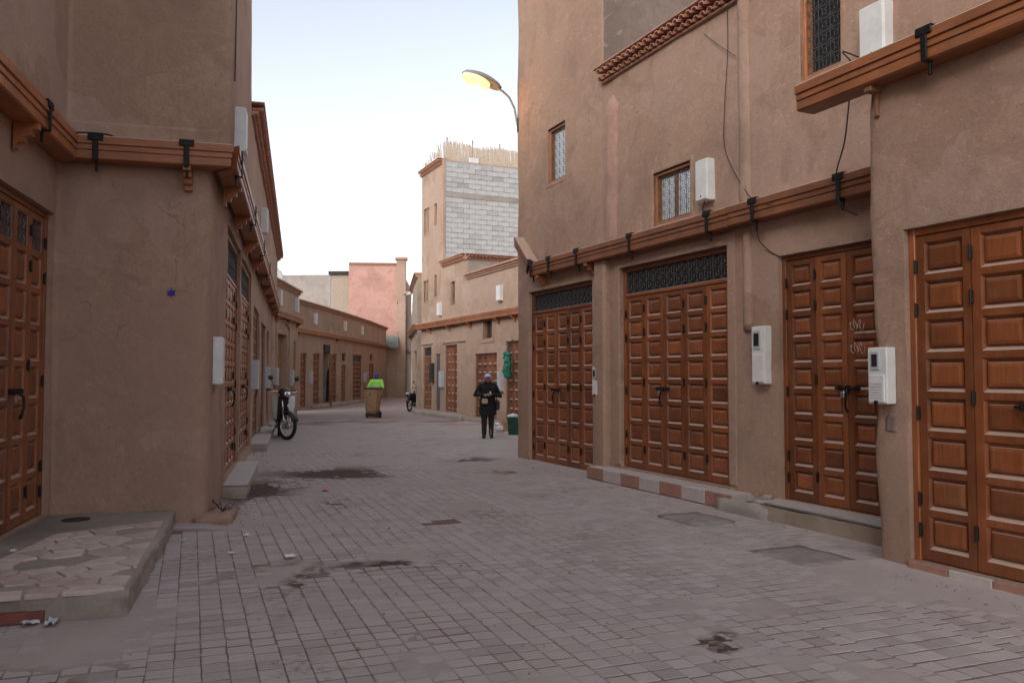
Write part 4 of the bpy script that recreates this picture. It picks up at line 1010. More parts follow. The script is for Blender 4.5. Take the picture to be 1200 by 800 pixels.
for i, (x0, x1, z0, z1) in enumerate(((.50, .93, .005, .075), (.95, 1.4, .005, .08), (.78, 1.1, .082, .155), (1.12, 1.42, .085, .16))):
    part('face_tile', MB().bbox(x0, x1, -.02, .034, z0, z1, .004), M['redtile'], plat, (fd * 0), fa)
# old puddle stain ring: a worn drain lid
tag(part('drain_lid', MB().tube([(0, 0, 0), (0, 0, .012)], .13, 20), M['cartdark'], None, FLf.pt(.35, -.42, .17)), 'flat dark round lid set in the platform by the wall', 'lid')

# ================================================================== LEFT HOUSES further on
L2 = thing('dish_house', 'small plastered house with a recessed tan doorway and satellite dishes on the roof', 'house', FL2.pt(0, 0, 0))
len2 = (Vector((-8.8, 34)) - FL2.o).length
wall('wall', L2, [FL2.pt(.02, 0, 0), FL2.pt(len2, 0, 0), FL2.pt(len2, 1.6, 0), FL2.pt(0, 4, 0)], -.05, 4.95, M['plaster_far'], [hole(FL2, 1.0, 2.75, .12, 3.15, .3), hole(FL2, 4.0, 4.45, 1.2, 3.0)], {1: .06}, step=.3, fine=(0, len2 + .5))
d2 = on_wall('door', MB().bbox(0, 1.75, 0, .06, 0, 3.03, .01).bbox(.1, .82, -.02, .01, .2, 2.9, .008).bbox(.93, 1.65, -.02, .01, .2, 2.9, .008), M['plank'], L2, FL2, 1.0, .24, .12)
part('handle', MB().tube([(.9, -.05, 1.2), (.9, -.05, 1.4)], .012, 6), M['iron'], d2)
window(L2, FL2, 4.0, 4.45, 1.2, 3.0, pane='glass', detail=False, frame='plank')
arc = MB()
for sgn in (-1, 1): arc.bbox(1.88 + sgn * 1.15 - .05, 1.88 + sgn * 1.15 + .05, -.06, .02, .1, 3.35, .01)
arc.tube([(1.88 + 1.15 * math.cos(a), -.02, 3.32 + .32 * math.sin(a)) for a in [PI * j / 10 for j in range(11)]], .05, 6)
on_wall('door_surround', arc, M['plaster_far'], L2, FL2, 0, 0, 0)
coping(L2, FL2, 0, len2 + .05, 4.88); beam(L2, FL2, .1, len2 + .1, 3.72, d=.02, corbels=(.6, 2.6, 4.6))
meter_box(FL2, .95, 4.15, .3, .58, .12, 'white cabinet on the dish house parapet, over the tan doorway', 'far', 'whitew')
meter_box(FL2, 4.2, 4.15, .3, .58, .12, 'white cabinet on the dish house parapet, over the narrow window', 'far', 'whitew')
meter_box(FL2, .35, 1.25, .38, .62, .13, 'grey meter box before the tan doorway, on the motorbike side', 'far', 'greybox')
meter_box(FL2, 3.2, 1.2, .36, .62, .13, 'grey meter box past the tan doorway, below the narrow window', 'far', 'greybox')
def dish(loc, R, az, label, mast=.9):
    o = thing('satellite_dish', label, 'satellite dish', loc, az, 'roof dishes')
    part('mast', MB().tube([(0, 0, -.1), (0, 0, mast)], .025, 6), M['steel'], o)
    rings = []
    for i in range(7):
        r = R * i / 6 + .004; rings.append([(math.cos(a) * r, -.12 - .24 * R * (i / 6) ** 2 + .12 * math.sin(a) * r, mast + math.sin(a) * r) for a in [2 * PI * j / 20 for j in range(20)]])
    rings += [[(x, y + .012, z) for x, y, z in r] for r in rings[::-1]]
    part('reflector', MB().loft(rings), M['dish'], o, smooth=True)
    part('feed_arm', MB().tube([(0, -.14, mast - R * .9), (0, -.5 * R - .3, mast - .1)], .012, 5).tube([(0, -.5 * R - .22, mast - .06), (0, -.5 * R - .36, mast - .12)], .035, 8), M['lamp'], o)
    return o
dish(FL2.pt(.9, .9, 4.95), .48, .35, 'raised white satellite dish on a mast over the dish house roof', 1.55)
dish(FL2.pt(3.0, .8, 4.95), .62, .2, 'large white satellite dish low behind the dish house parapet', .3)
tag(part('antenna', MB().tube([(0, 0, 0), (0, 0, 2.4)], .012, 5).tube([(-.3, 0, 1.2), (.3, 0, 1.2)], .01, 4).tube([(-.22, 0, .9), (.22, 0, .9)], .01, 4), M['steel'], None, FL2.pt(.5, .7, 4.9)), 'thin metal aerial mast on the dish house roof', 'antenna')

# curved low row
CP = [(-9.85, 37.3), (-9.45, 45), (-9.2, 53), (-9.25, 60.7)]
L3 = thing('curved_shop_row', 'long low curved row of shuttered shops with a brick-edged parapet', 'house row', Vector((*CP[0], 0)))
FC = [Frame(CP[i], (CP[i + 1][0] - CP[i][0], CP[i + 1][1] - CP[i][1])) for i in range(3)]
LC = [(Vector(CP[i + 1]) - Vector(CP[i])).length for i in range(3)]
d3 = [(0, .95, 1.9, .12, 2.65, 0), (0, 3.0, 4.15, .12, 2.7, 0), (0, 6.15, 7.35, .2, 2.75, 0), (1, .7, 1.75, .15, 2.2, 0), (1, 3.45, 5.95, .15, 2.85, .35), (2, .2, 2.1, .15, 2.4, 0)]
op = (0, 4.75, 6.0, .2, 3.2)
wn3 = [(1, .75, 1.65, 2.4, 2.85), (2, .5, 1.6, 2.55, 3.0)]
wall('wall', L3, [(-13, 36.6), CP[0], CP[1], CP[2], CP[3], (-13, 61)], -.05, 5.0, M['plaster_far'], [hole(FC[i], a, b_, c, e) for i, a, b_, c, e, _ in d3] + [hole(FC[0], *op[1:], .6)] + [hole(FC[i], *v) for i, *v in wn3], {1: .1, 2: 4, 3: 4}, step=.4, fine=(3, 28))
for i, a, b_, c, e, t in d3: door(L3, FC[i], a, b_, c, e, 2 if b_ - a < 1.5 else 3, 8, transom=t, detail=False, mat='wood_far')
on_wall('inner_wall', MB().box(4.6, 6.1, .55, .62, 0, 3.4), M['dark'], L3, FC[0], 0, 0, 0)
on_wall('transom_box', MB().bbox(4.85, 5.9, -.03, .3, 2.78, 3.2, .02), M['iron'], L3, FC[0], 0, 0, 0)
for i, *v in wn3: window(L3, FC[i], *v, pane='glass', detail=False, frame='plank')
for i in range(3):
    coping(L3, FC[i], -.03, LC[i] + .03, 4.9 + .001 * i); beam(L3, FC[i], -.02, LC[i] + .02, 3.58 + .002 * i, d=.02, k=.9, corbels=(.4, LC[i] - .5) if i == 0 else ())
on_wall('step', rough_block(2.6, 7.6, -.45, .14, -.05, .2, .03, .2), M['concrete'], L3, FC[0], 0, 0, 0, True)
on_wall('step', rough_block(.4, 6.6, -.3, .14, -.05, .14, .03, .25), M['concrete'], L3, FC[1], 0, 0, 0, True)
tag(on_wall('wooden_post', MB().bbox(-.13, .13, -.5, -.42, .0, 2.7, .01).bbox(-.1, .1, -.42, -.40, .3, 2.5, .006), M['plank'], None, FC[0], 4.5, 0, 0), 'tall bare plank standing before the curved shop row doorway', 'plank')
for (i, u, lab) in ((0, 3.0, 'white parapet box over the first doors of the curved shop row'), (1, 1.1, 'white parapet box over the small square window of the curved row'), (1, 5.6, 'white parapet box over the wide transom door of the curved row')):
    meter_box(FC[i], u, 4.1, .3, .55, .12, lab, 'far', 'white')
meter_box(FC[0], 2.3, 1.2, .3, .62, .12, 'grey meter box between the first two doors of the curved row', 'far', 'greybox')
meter_box(FC[1], 6.4, 1.2, .6, .6, .12, 'wide grey meter box past the wide transom door of the curved row', 'far', 'greybox')
# black robe hanging in the open doorway
rob = thing('hanging_robe', 'long black robe hanging in the open doorway of the curved row', 'robe', FC[0].pt(5.35, -.12, .28), FC[0].ang)
rings = []
for i in range(14):
    t = i / 13; z = 1.72 * t; ww = .30 - .12 * t if t < .8 else (.2 - (t - .8) * .6); dp = .11 - .05 * t
    rings.append([(math.cos(a) * ww * (1 + .10 * math.sin(5 * a) * (1 - t)), math.sin(a) * dp * (1 + .12 * math.sin(4 * a + t)), z) for a in [2 * PI * j / 24 for j in range(24)]])
part('cloth', MB().loft(rings), M['cloth'], rob, smooth=True)
for sgn in (-1, 1): part('sleeve', MB().limb([((sgn * .12, 0, 1.5), .06), ((sgn * .2, -.02, 1.15), .07), ((sgn * .22, -.02, .95), .075)], 8), M['cloth'], rob, smooth=True)
part('hanger', MB().tube([(0, 0, 1.7), (0, 0, 2.2), (.04, 0, 2.24)], .01, 5).tube([(-.2, 0, 1.62), (0, 0, 1.72), (.2, 0, 1.62)], .012, 5), M['steel'], rob)

# pink house at the bend, grey house beside it
FPk = Frame((-12.3, 62), (3.65, .3)); FPs = Frame((-8.65, 62.3), (-1.15, 18))
PK = thing('pink_house', 'tall pink-rendered house at the bend with brown side wall', 'house', Vector((-8.65, 62.3, 0)))
lp = Vector((3.65, .3)).length
wp = [(1.2, 1.8, 5.1, 7.4), (6.6, 7.3, 4.9, 7.4), (2.0, 3.7, .1, 3.4), (4.4, 6.2, .1, 3.4)]
wall('front_wall', PK, [FPk.pt(0, .3, 0), FPk.pt(0, 0, 0), FPk.pt(lp - .06, 0, 0)], 4.7, 10.0, M['pink'], (), {}, step=.8, amp=.01, cap_top=False)
wall('lower_front_wall', PK, [FPk.pt(0, .3, 0), FPk.pt(0, -.04, 0), FPk.pt(lp - .06, -.04, 0)], -.05, 4.7, M['plaster_far'], (), {}, step=.5, amp=.03, cap_top=False)
wall('side_wall', PK, [FPk.pt(lp - .05, -.03, 0), FPk.pt(lp, -.03, 0), FPs.pt(18, 0, 0), FPs.pt(18, 8, 0), FPk.pt(0, 9, 0), FPk.pt(0, .2, 0)], -.05, 10.0, M['plaster_far'], [hole(FPs, *v, .2) for v in wp], {1: .05}, step=.7, amp=.02)
for v in wp[:2]: window(PK, FPs, *v, pane='glass', detail=False, frame='plank')
for v in wp[2:]:
    d_ = on_wall('white_door', MB().bbox(0, v[1] - v[0], 0, .06, 0, 3.3, .01), M['whitedoor'], PK, FPs, v[0], .08, .1)
    for q in range(2): part('panel', MB().bbox(.12, v[1] - v[0] - .12, -.03, .01, .2 + q * 1.55, 1.6 + q * 1.5, .01), M['whitedoor'], d_)
on_wall('corner_pier', MB().bbox(lp - .1, lp + .62, -.08, .5, 0, 10.35, .03), M['plaster_far'], PK, FPk, 0, 0, 0)
on_wall('pier_cap', MB().bbox(lp - .2, lp + .72, -.18, .6, 10.35, 10.55, .03), M['brickred'], PK, FPk, 0, 0, 0)
coping(PK, FPk, 0, lp - .12, 9.9); on_wall('beam', MB().prism(beam_profile(1), 'x', .3, 17.5), M['beam'], PK, FPs, 0, .02, 3.7)
tag(on_wall('awning', MB().add([(0, 0, 4.6), (1.5, 0, 4.6), (1.6, -1.1, 3.7), (-.1, -1.1, 3.7), (0, 0, 4.54), (1.5, 0, 4.54), (1.6, -1.1, 3.64), (-.1, -1.1, 3.64)], [(0, 1, 2, 3), (7, 6, 5, 4), (0, 3, 7, 4), (1, 5, 6, 2), (3, 2, 6, 7), (0, 4, 5, 1)]), M['awning'], None, FPk, 2.2, -.1, 0), 'weathered grey-green awning between the curved row and the pink house', 'awning')
FG = Frame((-18.5, 63.5), (6.2, -.2))
GH = thing('grey_house', 'grey-rendered house with a pale brick strip beside the pink house', 'house', FG.pt(6.2, 0, 0))
wall('wall', GH, [FG.pt(0, 6, 0), FG.pt(0, 0, 0), FG.pt(4.55, 0, 0), FG.pt(4.6, 6, 0)], -.05, 9.35, M['greyrender'], (), {}, step=.8, amp=.02)
bs = on_wall('brick_strip', MB().box(4.56, 6.15, .02, 5, 0, 9.35), M['mortar'], GH, FG, 0, 0, 0)
bq = MB().bbox(.008, .30, -.02, .03, .006, .19, .006).mesh('brick', M['palebrick'])
for r in range(20):
    for c in range(5):
        part('brick', bq, None, bs, (4.57 + c * .315 - (.08 if r % 2 else 0) + .08, .02 + random.uniform(-.006, .006), 5.3 + r * .2))
on_wall('roof_slab', MB().bbox(4.4, 6.2, -.2, 3, 9.36, 9.62, .02), M['cartdark'], GH, FG, 0, 0, 0)
street_lamp(FPs, -.05, 7.1, 'unlit pale street lamp on the pink house corner', False)
# house closing the far end
FE = Frame((-16, 96), (1, .02)); EH = thing('end_house', 'pale plastered house closing the far end of the street', 'house', FE.pt(0, 0, 0))
wall('wall', EH, [FE.pt(0, 6, 0), FE.pt(0, 0, 0), FE.pt(20, 0, 0), FE.pt(20, 6, 0)], -.05, 7.0, M['plaster_far'], [hole(FE, 8.3, 9.3, .1, 2.6)], step=1, amp=.02)
door(EH, FE, 8.3, 9.3, .1, 2.6, 2, 6, detail=False, mat='wood_far'); coping(EH, FE, 0, 20, 6.95)

# grit and crumbs swept against the walls and lying about the paving
gr = MB(); rg_ = random.Random(21)
for k in range(900):
    m_ = k % 3
    if m_ == 0: q = FLs.pt(rg_.uniform(-.2, 9), -abs(rg_.gauss(0, .22)) - .02, 0)
    elif m_ == 1: q = (FR.pt(rg_.uniform(.2, 8.6), -.02 - abs(rg_.gauss(0, .35)), 0) if rg_.random() < .7 else FA.pt(rg_.uniform(0, 2), -.02 - abs(rg_.gauss(0, .2)), 0))
    else:
        Y = rg_.uniform(4.3, 14); q = Vector((rg_.uniform(max(-.55 * Y, left_lim(Y) + .2), min(.6 * Y, right_lim(Y) - .3)), Y, 0))
        if Y < 8.9 and q.x < -2.4: continue
    r_ = rg_.uniform(.004, .011) * (1.6 if rg_.random() < .08 else 1)
    z = .004 + (.02 * math.exp(-abs(1)) if m_ < 2 else 0)
    gr.add([(q.x + r_ * rg_.uniform(.6, 1.3), q.y, z), (q.x, q.y + r_, z), (q.x - r_ * rg_.uniform(.6, 1.3), q.y, z), (q.x, q.y - r_, z), (q.x, q.y, z + r_), (q.x, q.y, z - r_)], [(0, 1, 4), (1, 2, 4), (2, 3, 4), (3, 0, 4), (1, 0, 5), (2, 1, 5), (3, 2, 5), (0, 3, 5)])
tag(part('grit', gr, M['concrete'], None), 'loose grit and crumbs of mortar scattered over the paving', 'grit', kind='stuff')
# dry sprig caught at the rounded corner
sp_ = MB(); rg_ = random.Random(2)
for k in range(14): a = rg_.uniform(0, 2 * PI); sp_.tube([(0, 0, 0), (math.cos(a) * .06, math.sin(a) * .05, rg_.uniform(.02, .08)), (math.cos(a) * rg_.uniform(.08, .16), math.sin(a) * .1, rg_.uniform(.0, .12))], [.004, .003, .006], 4)
tag(part('dry_sprig', sp_, M['cartdark'], None, FLs.pt(-.02, -.16, .14)), 'small dark dry sprig caught at the rounded corner above the stump', 'sprig')
# ================================================================== VEHICLES
def motorbike(loc, rz, steer, scale, label, white=True, lean=.06):
    o = thing('motorbike', label, 'motorbike', loc, rz, 'parked motorbikes'); o.scale = (scale,) * 3; o.rotation_euler[1] = lean
    def wheel(par, c, rz_):
        ty = part('wheel', MB().torus((0, 0, 0), .262, .038, 'x', 28, 8), M['rubber'], par, c, rz_, True)
        rim = MB().torus((0, 0, 0), .225, .014, 'x', 28, 6)
        part('rim', rim, M['chrome'], ty, smooth=True)
        hub = MB().tube([(-.05, 0, 0), (.05, 0, 0)], .04, 10).tube([(-.02, 0, 0), (.02, 0, 0)], .075, 14)
        part('hub', hub, M['steel'], ty)
        sp = MB()
        for j in range(18):
            a = 2 * PI * j / 18; b_ = a + (.35 if j % 2 else -.35); sp.tube([(.03 * (1 if j % 2 else -1), math.cos(b_) * .04, math.sin(b_) * .04), (0, math.cos(a) * .225, math.sin(a) * .225)], .004, 3)
        part('spokes', sp, M['chrome'], ty); return ty
    st = MB  # steering head turns about z at (0,-.42)
    cs, ss = math.cos(steer), math.sin(steer); piv = Vector((0, -.42, 0))
    def S(v): d = v - piv; return Vector((piv.x + d.x * cs - d.y * ss, piv.y + d.x * ss + d.y * cs, v.z))
    def spart(name, mb, mat, smooth=True): return part(name, mb.rot(S), M[mat], o, smooth=smooth)
    wheel(o, S(Vector((0, -.62, .3))), steer); wheel(o, (0, .6, .3), 0)
    for sx in (-1, 1):
        spart('fork', MB().tube([(sx * .075, -.62, .3), (sx * .075, -.54, .58)], .022, 8).tube([(sx * .07, -.545, .56), (sx * .06, -.44, .92)], .017, 8), 'chrome')
    fn = []
    for i in range(9):
        a = PI * (.12 + .80 * i / 8); fn.append([(x * .085, -.62 - math.cos(a) * (.318 - .05 * abs(x) ** 2), .3 + math.sin(a) * (.318 - .05 * abs(x) ** 2)) for x in (-1, -.5, 0, .5, 1)] + [(x * .078, -.62 - math.cos(a) * .29, .3 + math.sin(a) * .29) for x in (1, .5, 0, -.5, -1)])
    spart('front_mudguard', MB().loft(fn), 'blackplastic')
    spart('handlebar', MB().tube([(-.34, -.33, 1.03), (-.2, -.38, 1.0), (-.06, -.43, .98), (.06, -.43, .98), (.2, -.38, 1.0), (.34, -.33, 1.03)], .014, 8), 'chrome')
    for sx in (-1, 1):
        spart('grip', MB().tube([(sx * .24, -.365, 1.008), (sx * .35, -.325, 1.033)], .021, 8), 'rubber')
        spart('lever', MB().tube([(sx * .2, -.41, 1.0), (sx * .34, -.4, 1.0)], .008, 5), 'chrome', False)
        mr = spart('mirror', MB().tube([(sx * .2, -.38, 1.01), (sx * .26, -.4, 1.14), (sx * .31, -.39, 1.24)], .008, 6).ell((sx * .33, -.39, 1.28), .07, .02, .05, 12, 6), 'blackplastic')
        spart('indicator', MB().ell((sx * .17, -.46, .93), .04, .03, .025, 8, 5), 'lens_amber')
    spart('headlight_cowl', MB().ell((0, -.46, .97), .16, .12, .11, 14, 8), 'blackplastic')
    spart('headlight', MB().ell((0, -.545, .955), .1, .045, .065, 14, 8), 'chrome')
    # leg shield, body
    sh = []
    for i in range(9):
        t = i / 8; z = .40 + .52 * t; w_ = .15 + .10 * math.sin(PI * (.1 + .6 * t)); sh.append([(-w_, -.28 - .06 * t, z), (-w_ * .5, -.36 - .06 * t, z), (0, -.39 - .06 * t, z), (w_ * .5, -.36 - .06 * t, z), (w_, -.28 - .06 * t, z), (w_, -.25 - .06 * t, z), (0, -.35 - .06 * t, z), (-w_, -.25 - .06 * t, z)])
    part('leg_shield', MB().loft(sh), M['whiteplastic' if white else 'blackplastic'], o, smooth=True)
    part('front_panel', MB().loft([[(x * k, y - .012, z) for x, y, z in ((-.10, -.40, .42), (.10, -.40, .42), (.105, -.34, .42), (-.105, -.34, .42))] if i == 0 else [(x, y - .03, z) for x, y, z in ((-.11, -.46, .92), (.11, -.46, .92), (.10, -.38, .92), (-.10, -.38, .92))] for i, k in ((0, 1), (1, 1))]), M['blackplastic'], o)
    bd = []
    for i in range(8):
        t = i / 7; y = -.3 + 1.05 * t; zc = .46 + .22 * t; hh = .07 + .1 * math.sin(PI * min(1, .1 + .8 * t)); ww = .06 + .07 * math.sin(PI * min(1, .1 + .75 * t))
        bd.append([(math.cos(a) * ww, y, zc + math.sin(a) * hh) for a in [2 * PI * j / 12 for j in range(12)]])
    part('body', MB().loft(bd), M['blackplastic'], o, smooth=True)
    se = []
    for i in range(8):
        t = i / 7; y = -.05 + .72 * t; zc = .735 + .05 * t; q = math.sin(PI * (.1 + .82 * t)) ** .4; se.append([(math.cos(a) * .125 * q, y, zc + math.sin(a) * .05 * q) for a in [2 * PI * j / 12 for j in range(12)]])
    part('seat', MB().loft(se), M['seatvinyl'], o, smooth=True)
    part('engine', MB().bbox(-.1, .1, -.12, .2, .2, .42, .03).tube([(0, -.1, .33), (0, -.3, .36)], .065, 10), M['steel'], o)
    part('exhaust', MB().tube([(.09, -.1, .26), (.13, .1, .2), (.14, .25, .22)], .018, 8).tube([(.14, .2, .215), (.16, .75, .3)], .042, 10), M['chrome'], o, smooth=True)
    part('swing_arm', MB().tube([(-.08, .15, .32), (-.08, .6, .3)], .02, 6).tube([(.08, .15, .32), (.08, .6, .3)], .02, 6).tube([(-.09, .55, .32), (-.09, .5, .66)], .024, 6).tube([(.09, .55, .32), (.09, .5, .66)], .024, 6), M['iron'], o)
    part('rear_mudguard', MB().tube([(0, .35, .62), (0, .62, .63), (0, .85, .52), (0, .93, .38)], .06, 8), M['blackplastic'], o, smooth=True)
    part('tail_rack', MB().tube([(-.09, .6, .8), (-.09, .88, .82), (.09, .88, .82), (.09, .6, .8)], .01, 5), M['chrome'], o)
    part('stand', MB().tube([(-.1, .05, .25), (-.2, .1, .015)], .012, 5).tube([(-.14, -.06, .26), (.24, -.06, .26)], .012, 6).ell((.22, -.06, .26), .05, .03, .015, 8, 4).ell((-.22, -.06, .26), .05, .03, .015, 8, 4), M['iron'], o)
    return o
M['lens_amber'] = simple('amber_lens', (.5, .2, .03), .3, 0, .1, 10, 0)
g_ = ground(331, 515)
motorbike((g_.x - .22, g_.y + .55, 0), 0.30, .6, 1.2, 'white and black motorbike with two mirrors parked by the long house wall')
g_ = ground(485, 482)
motorbike((g_.x - .02, g_.y + .5, 0), PI - .28, -.3, 1.0, 'all-black motorbike parked at the foot of the stone-edged house', False, -.05)

# waste cart
cq = ground(435, 490); ct = thing('waste_cart', 'tall brown waste cart with dark rim pushed along the street', 'cart', (cq.x, cq.y + .35, 0), -.22)
rg = []
for (z, wx, y0, y1) in ((.13, .17, -.12, .16), (.27, .215, -.2, .18), (.7, .23, -.22, .2), (1.10, .25, -.24, .22)):
    rg.append([(-wx, y0, z), (wx, y0, z), (wx, y1, z), (-wx, y1, z)])
part('tub', MB().loft(rg), M['cart'], ct)
part('rim', MB().bbox(-.27, .27, -.26, .25, 1.09, 1.14, .012), M['cartdark'], ct)
part('base_frame', MB().bbox(-.24, .24, -.16, .2, .05, .17, .01), M['cartdark'], ct)
part('badge', MB().bbox(-.05, .02, -.242, -.21, .86, .92, .004), M['bluepaint'], ct)
for sx in (-.15, 0, .15): part('batten', MB().bbox(sx - .012, sx + .012, -.248, -.22, .34, 1.05, .004).rot(lambda v: Vector((v.x, v.y + (1.05 - v.z) * .03, v.z))), M['cart'], ct)
for sx in (-1, 1): part('wheel', MB().torus((0, 0, 0), .1, .03, 'x', 18, 6).tube([(-.02, 0, 0), (.02, 0, 0)], .08, 14), M['rubber'], ct, (sx * .25, .1, .13))
part('handle', MB().tube([(-.2, .22, 1.05), (-.2, .45, 1.1), (.2, .45, 1.1), (.2, .22, 1.05)], .016, 6), M['iron'], ct)

# ================================================================== PEOPLE
def skinned(name, mb, mat, parent, vox=.012, it=3):
    o = part(name, mb, M[mat], parent, smooth=True)
    r = o.modifiers.new('remesh', 'REMESH'); r.mode = 'VOXEL'; r.voxel_size = vox; r.use_smooth_shade = True
    s_ = o.modifiers.new('smooth', 'SMOOTH'); s_.iterations = it; s_.factor = .5; return o
def hand(mb, c, d, up, sgn=1):
    """palm with four curled fingers and a thumb; d = direction of the fingers"""
    c, d, up = Vector(c), Vector(d).normalized(), Vector(up).normalized(); sd = d.cross(up)
    mb.limb([(c, .03), (c + d * .05, .034)], 8)
    for k, ln in enumerate((.062, .075, .07, .052)):
        b_ = c + d * .07 + sd * (.027 - .018 * k) * sgn
        mb.limb([(b_, .0095), (b_ + d * ln * .5 - up * .008, .009), (b_ + d * ln * .85 - up * .03, .008)], 6)
    t = c + sd * .03 * sgn; mb.limb([(t, .012), (t + sd * .022 * sgn + d * .03, .011), (t + sd * .02 * sgn + d * .06 - up * .012, .009)], 6)
def head(mb, c, yaw=0, s=1.0):
    c = Vector(c)
    mb.ell(c, .075 * s, .092 * s, .108 * s, 14, 10); mb.ell(c + Vector((0, -.03, -.055)) * s, .055 * s, .062 * s, .06 * s, 12, 8)
    mb.ell(c + Vector((0, -.096, -.012)) * s, .012 * s, .018 * s, .024 * s, 8, 6)
    for sx in (-1, 1): mb.ell(c + Vector((sx * .076, .005, -.005)) * s, .012 * s, .022 * s, .032 * s, 8, 6)
    mb.limb([(c + Vector((0, .012, -.07)) * s, .05), (c + Vector((0, .02, -.19)) * s, .055)], 10)
def face(par, c, s=1.0):
    c = Vector(c); ey = MB()
    for sx in (-1, 1): ey.ell(c + Vector((sx * .03, -.083, .004)) * s, .013 * s, .008 * s, .007 * s, 8, 5).limb([(c + Vector((sx * .045, -.078, .026)) * s, .004), (c + Vector((sx * .018, -.09, .03)) * s, .005)], 5)
    part('eyes', ey, M['blackplastic'], par, smooth=True)
    part('mouth', MB().ell(c + Vector((0, -.088, -.06)) * s, .024 * s, .008 * s, .006 * s, 8, 5), M['lip'], par, smooth=True)
M['lip'] = simple('lips', (.22, .08, .06), .5, 0, .1, 20, 0)
wq = ground(571.5, 513)
wm = thing('person', 'person in long black coat, pale blue cap and beige pouch, hands at the chest', 'person', wq, .03)
hb = MB(); hc = (0, -.01, 1.53); head(hb, hc)
hb.limb([((-.17, .0, 1.32), .05), ((-.31, .0, 1.09), .042), ((-.1, -.2, 1.10), .032)], 8); hb.limb([((.17, .0, 1.32), .05), ((.3, .0, 1.07), .042), ((.1, -.2, 1.12), .032)], 8)
hb.limb([((0, .01, 1.36), .1), ((0, .01, .95), .12)], 10)
for sx in (-1, 1): hb.limb([((sx * .085, .01, .9), .085), ((sx * .085, 0, .48), .058), ((sx * .085, .02, .1), .04)], 9)
hand(hb, (-.085, -.21, 1.10), (1, -.35, .1), (0, -.3, 1), 1); hand(hb, (.09, -.21, 1.12), (-1, -.3, .25), (0, -.3, 1), -1)
body = skinned('body', hb, 'skin', wm, .008, 2); face(body, hc)
co = MB()
co.limb([((-.15, .01, 1.34), .075), ((.15, .01, 1.34), .075)], 10)
rg = []
for (z, rx, ry) in ((.58, .225, .15), (.7, .225, .15), (.85, .215, .145), (1.0, .19, .13), (1.15, .2, .13), (1.3, .205, .12), (1.39, .12, .09)):
    rg.append([(math.cos(a) * rx * (1 + .03 * math.sin(5 * a)), .01 + math.sin(a) * ry * (1 + .04 * math.sin(7 * a)), z) for a in [2 * PI * j / 20 for j in range(20)]])
co.loft(rg)
for sx, el, wr in ((-1, (-.325, .01, 1.1), (-.12, -.19, 1.1)), (1, (.315, .01, 1.07), (.13, -.19, 1.12))):
    co.limb([((sx * .18, .01, 1.33), .077), (el, .063), (wr, .05)], 10)
co.limb([((-.06, -.03, 1.4), .06), ((.06, -.03, 1.4), .06)], 8)
skinned('coat', co, 'cloth', wm, .011, 4)
for sx in (-1, 1):
    tr = MB().limb([((sx * .09, .01, .72), .1), ((sx * .09, -.005 + .02 * sx, .46), .078), ((sx * .09, .015 + .03 * sx, .1), .06)], 12)
    skinned('trouser_leg', tr, 'trouser', wm, .012, 3)
    part('shoe', MB().ell((sx * .1, -.045 + .03 * sx, .045), .047, .125, .05, 12, 8).bbox(sx * .1 - .045, sx * .1 + .045, -.16 + .03 * sx, .07 + .03 * sx, 0.0, .025, .01), M['rubber'], wm, smooth=True)
cp = MB(); c = Vector(hc)
cp.ell(c + Vector((0, .012, .045)), .088, .102, .082, 16, 9).ell(c + Vector((0, -.1, .045)), .07, .06, .012, 12, 5)
part('cap', cp, M['cap'], wm, smooth=True)
part('head_scarf', MB().ell(c + Vector((0, .035, -.03)), .092, .085, .1, 14, 8).ell(c + Vector((0, .01, -.14)), .09, .09, .06, 14, 6), M['cloth'], wm, smooth=True)
part('pouch', MB().bbox(-.15, .0, -.21, -.13, .88, 1.02, .025), M['bag'], wm)
part('shoulder_bag', MB().bbox(.19, .31, -.1, .12, .72, .96, .035).tube([(.25, .0, .95), (.15, -.13, 1.2), (.02, -.1, 1.4)], .012, 5), M['seatvinyl'], wm)
part('phone', MB().bbox(.05, .08, -.245, -.235, 1.12, 1.2, .004), M['whiteplastic'], wm)

pq = ground(441, 489)
wk = thing('person', 'worker in bright green high-visibility top and blue cap behind the waste cart', 'person', (pq.x - .06, cq.y + 1.0, 0), PI - .15)
hb = MB(); hc = (0, -.01, 1.56); head(hb, hc)
hb.limb([((0, .01, 1.4), .1), ((0, .01, .95), .13)], 10)
arms = ((-1, (-.28, .12, 1.15), (-.24, .3, 1.08)), (1, (.28, .12, 1.15), (.24, .3, 1.08)))
for sx, el, wr in arms:
    hb.limb([((sx * .19, .0, 1.38), .055), (el, .045), (wr, .033)], 8); hand(hb, wr, (0, 1, -.15), (0, 0, 1), sx)
for sx in (-1, 1): hb.limb([((sx * .09, .0, .92), .09), ((sx * .09, -.05 * sx, .5), .062), ((sx * .09, .06 - .1 * sx, .1), .045)], 9)
body = skinned('body', hb, 'skin', wk, .009, 2); face(body, hc)
ve = MB(); rg = []
for (z, rx, ry) in ((.84, .2, .14), (1.0, .205, .145), (1.2, .225, .145), (1.36, .23, .135), (1.46, .1, .09)):
    rg.append([(math.cos(a) * rx, .01 + math.sin(a) * ry, z) for a in [2 * PI * j / 18 for j in range(18)]])
ve.loft(rg)
for sx, el, wr in arms: ve.limb([((sx * .19, .0, 1.38), .085), (el, .07)], 10)
skinned('hi_vis_top', ve, 'hivis', wk, .012, 3)
tape = MB()
for z in (1.02, 1.16): tape.torus((0, .01, z), .1, .1, 'z', 4, 4) if False else tape.loft([[(math.cos(a) * .226, .01 + math.sin(a) * .158, zz) for a in [2 * PI * j / 20 for j in range(20)]] for zz in (z, z + .05)])
part('reflective_tape', tape, M['silver'], wk, smooth=True)
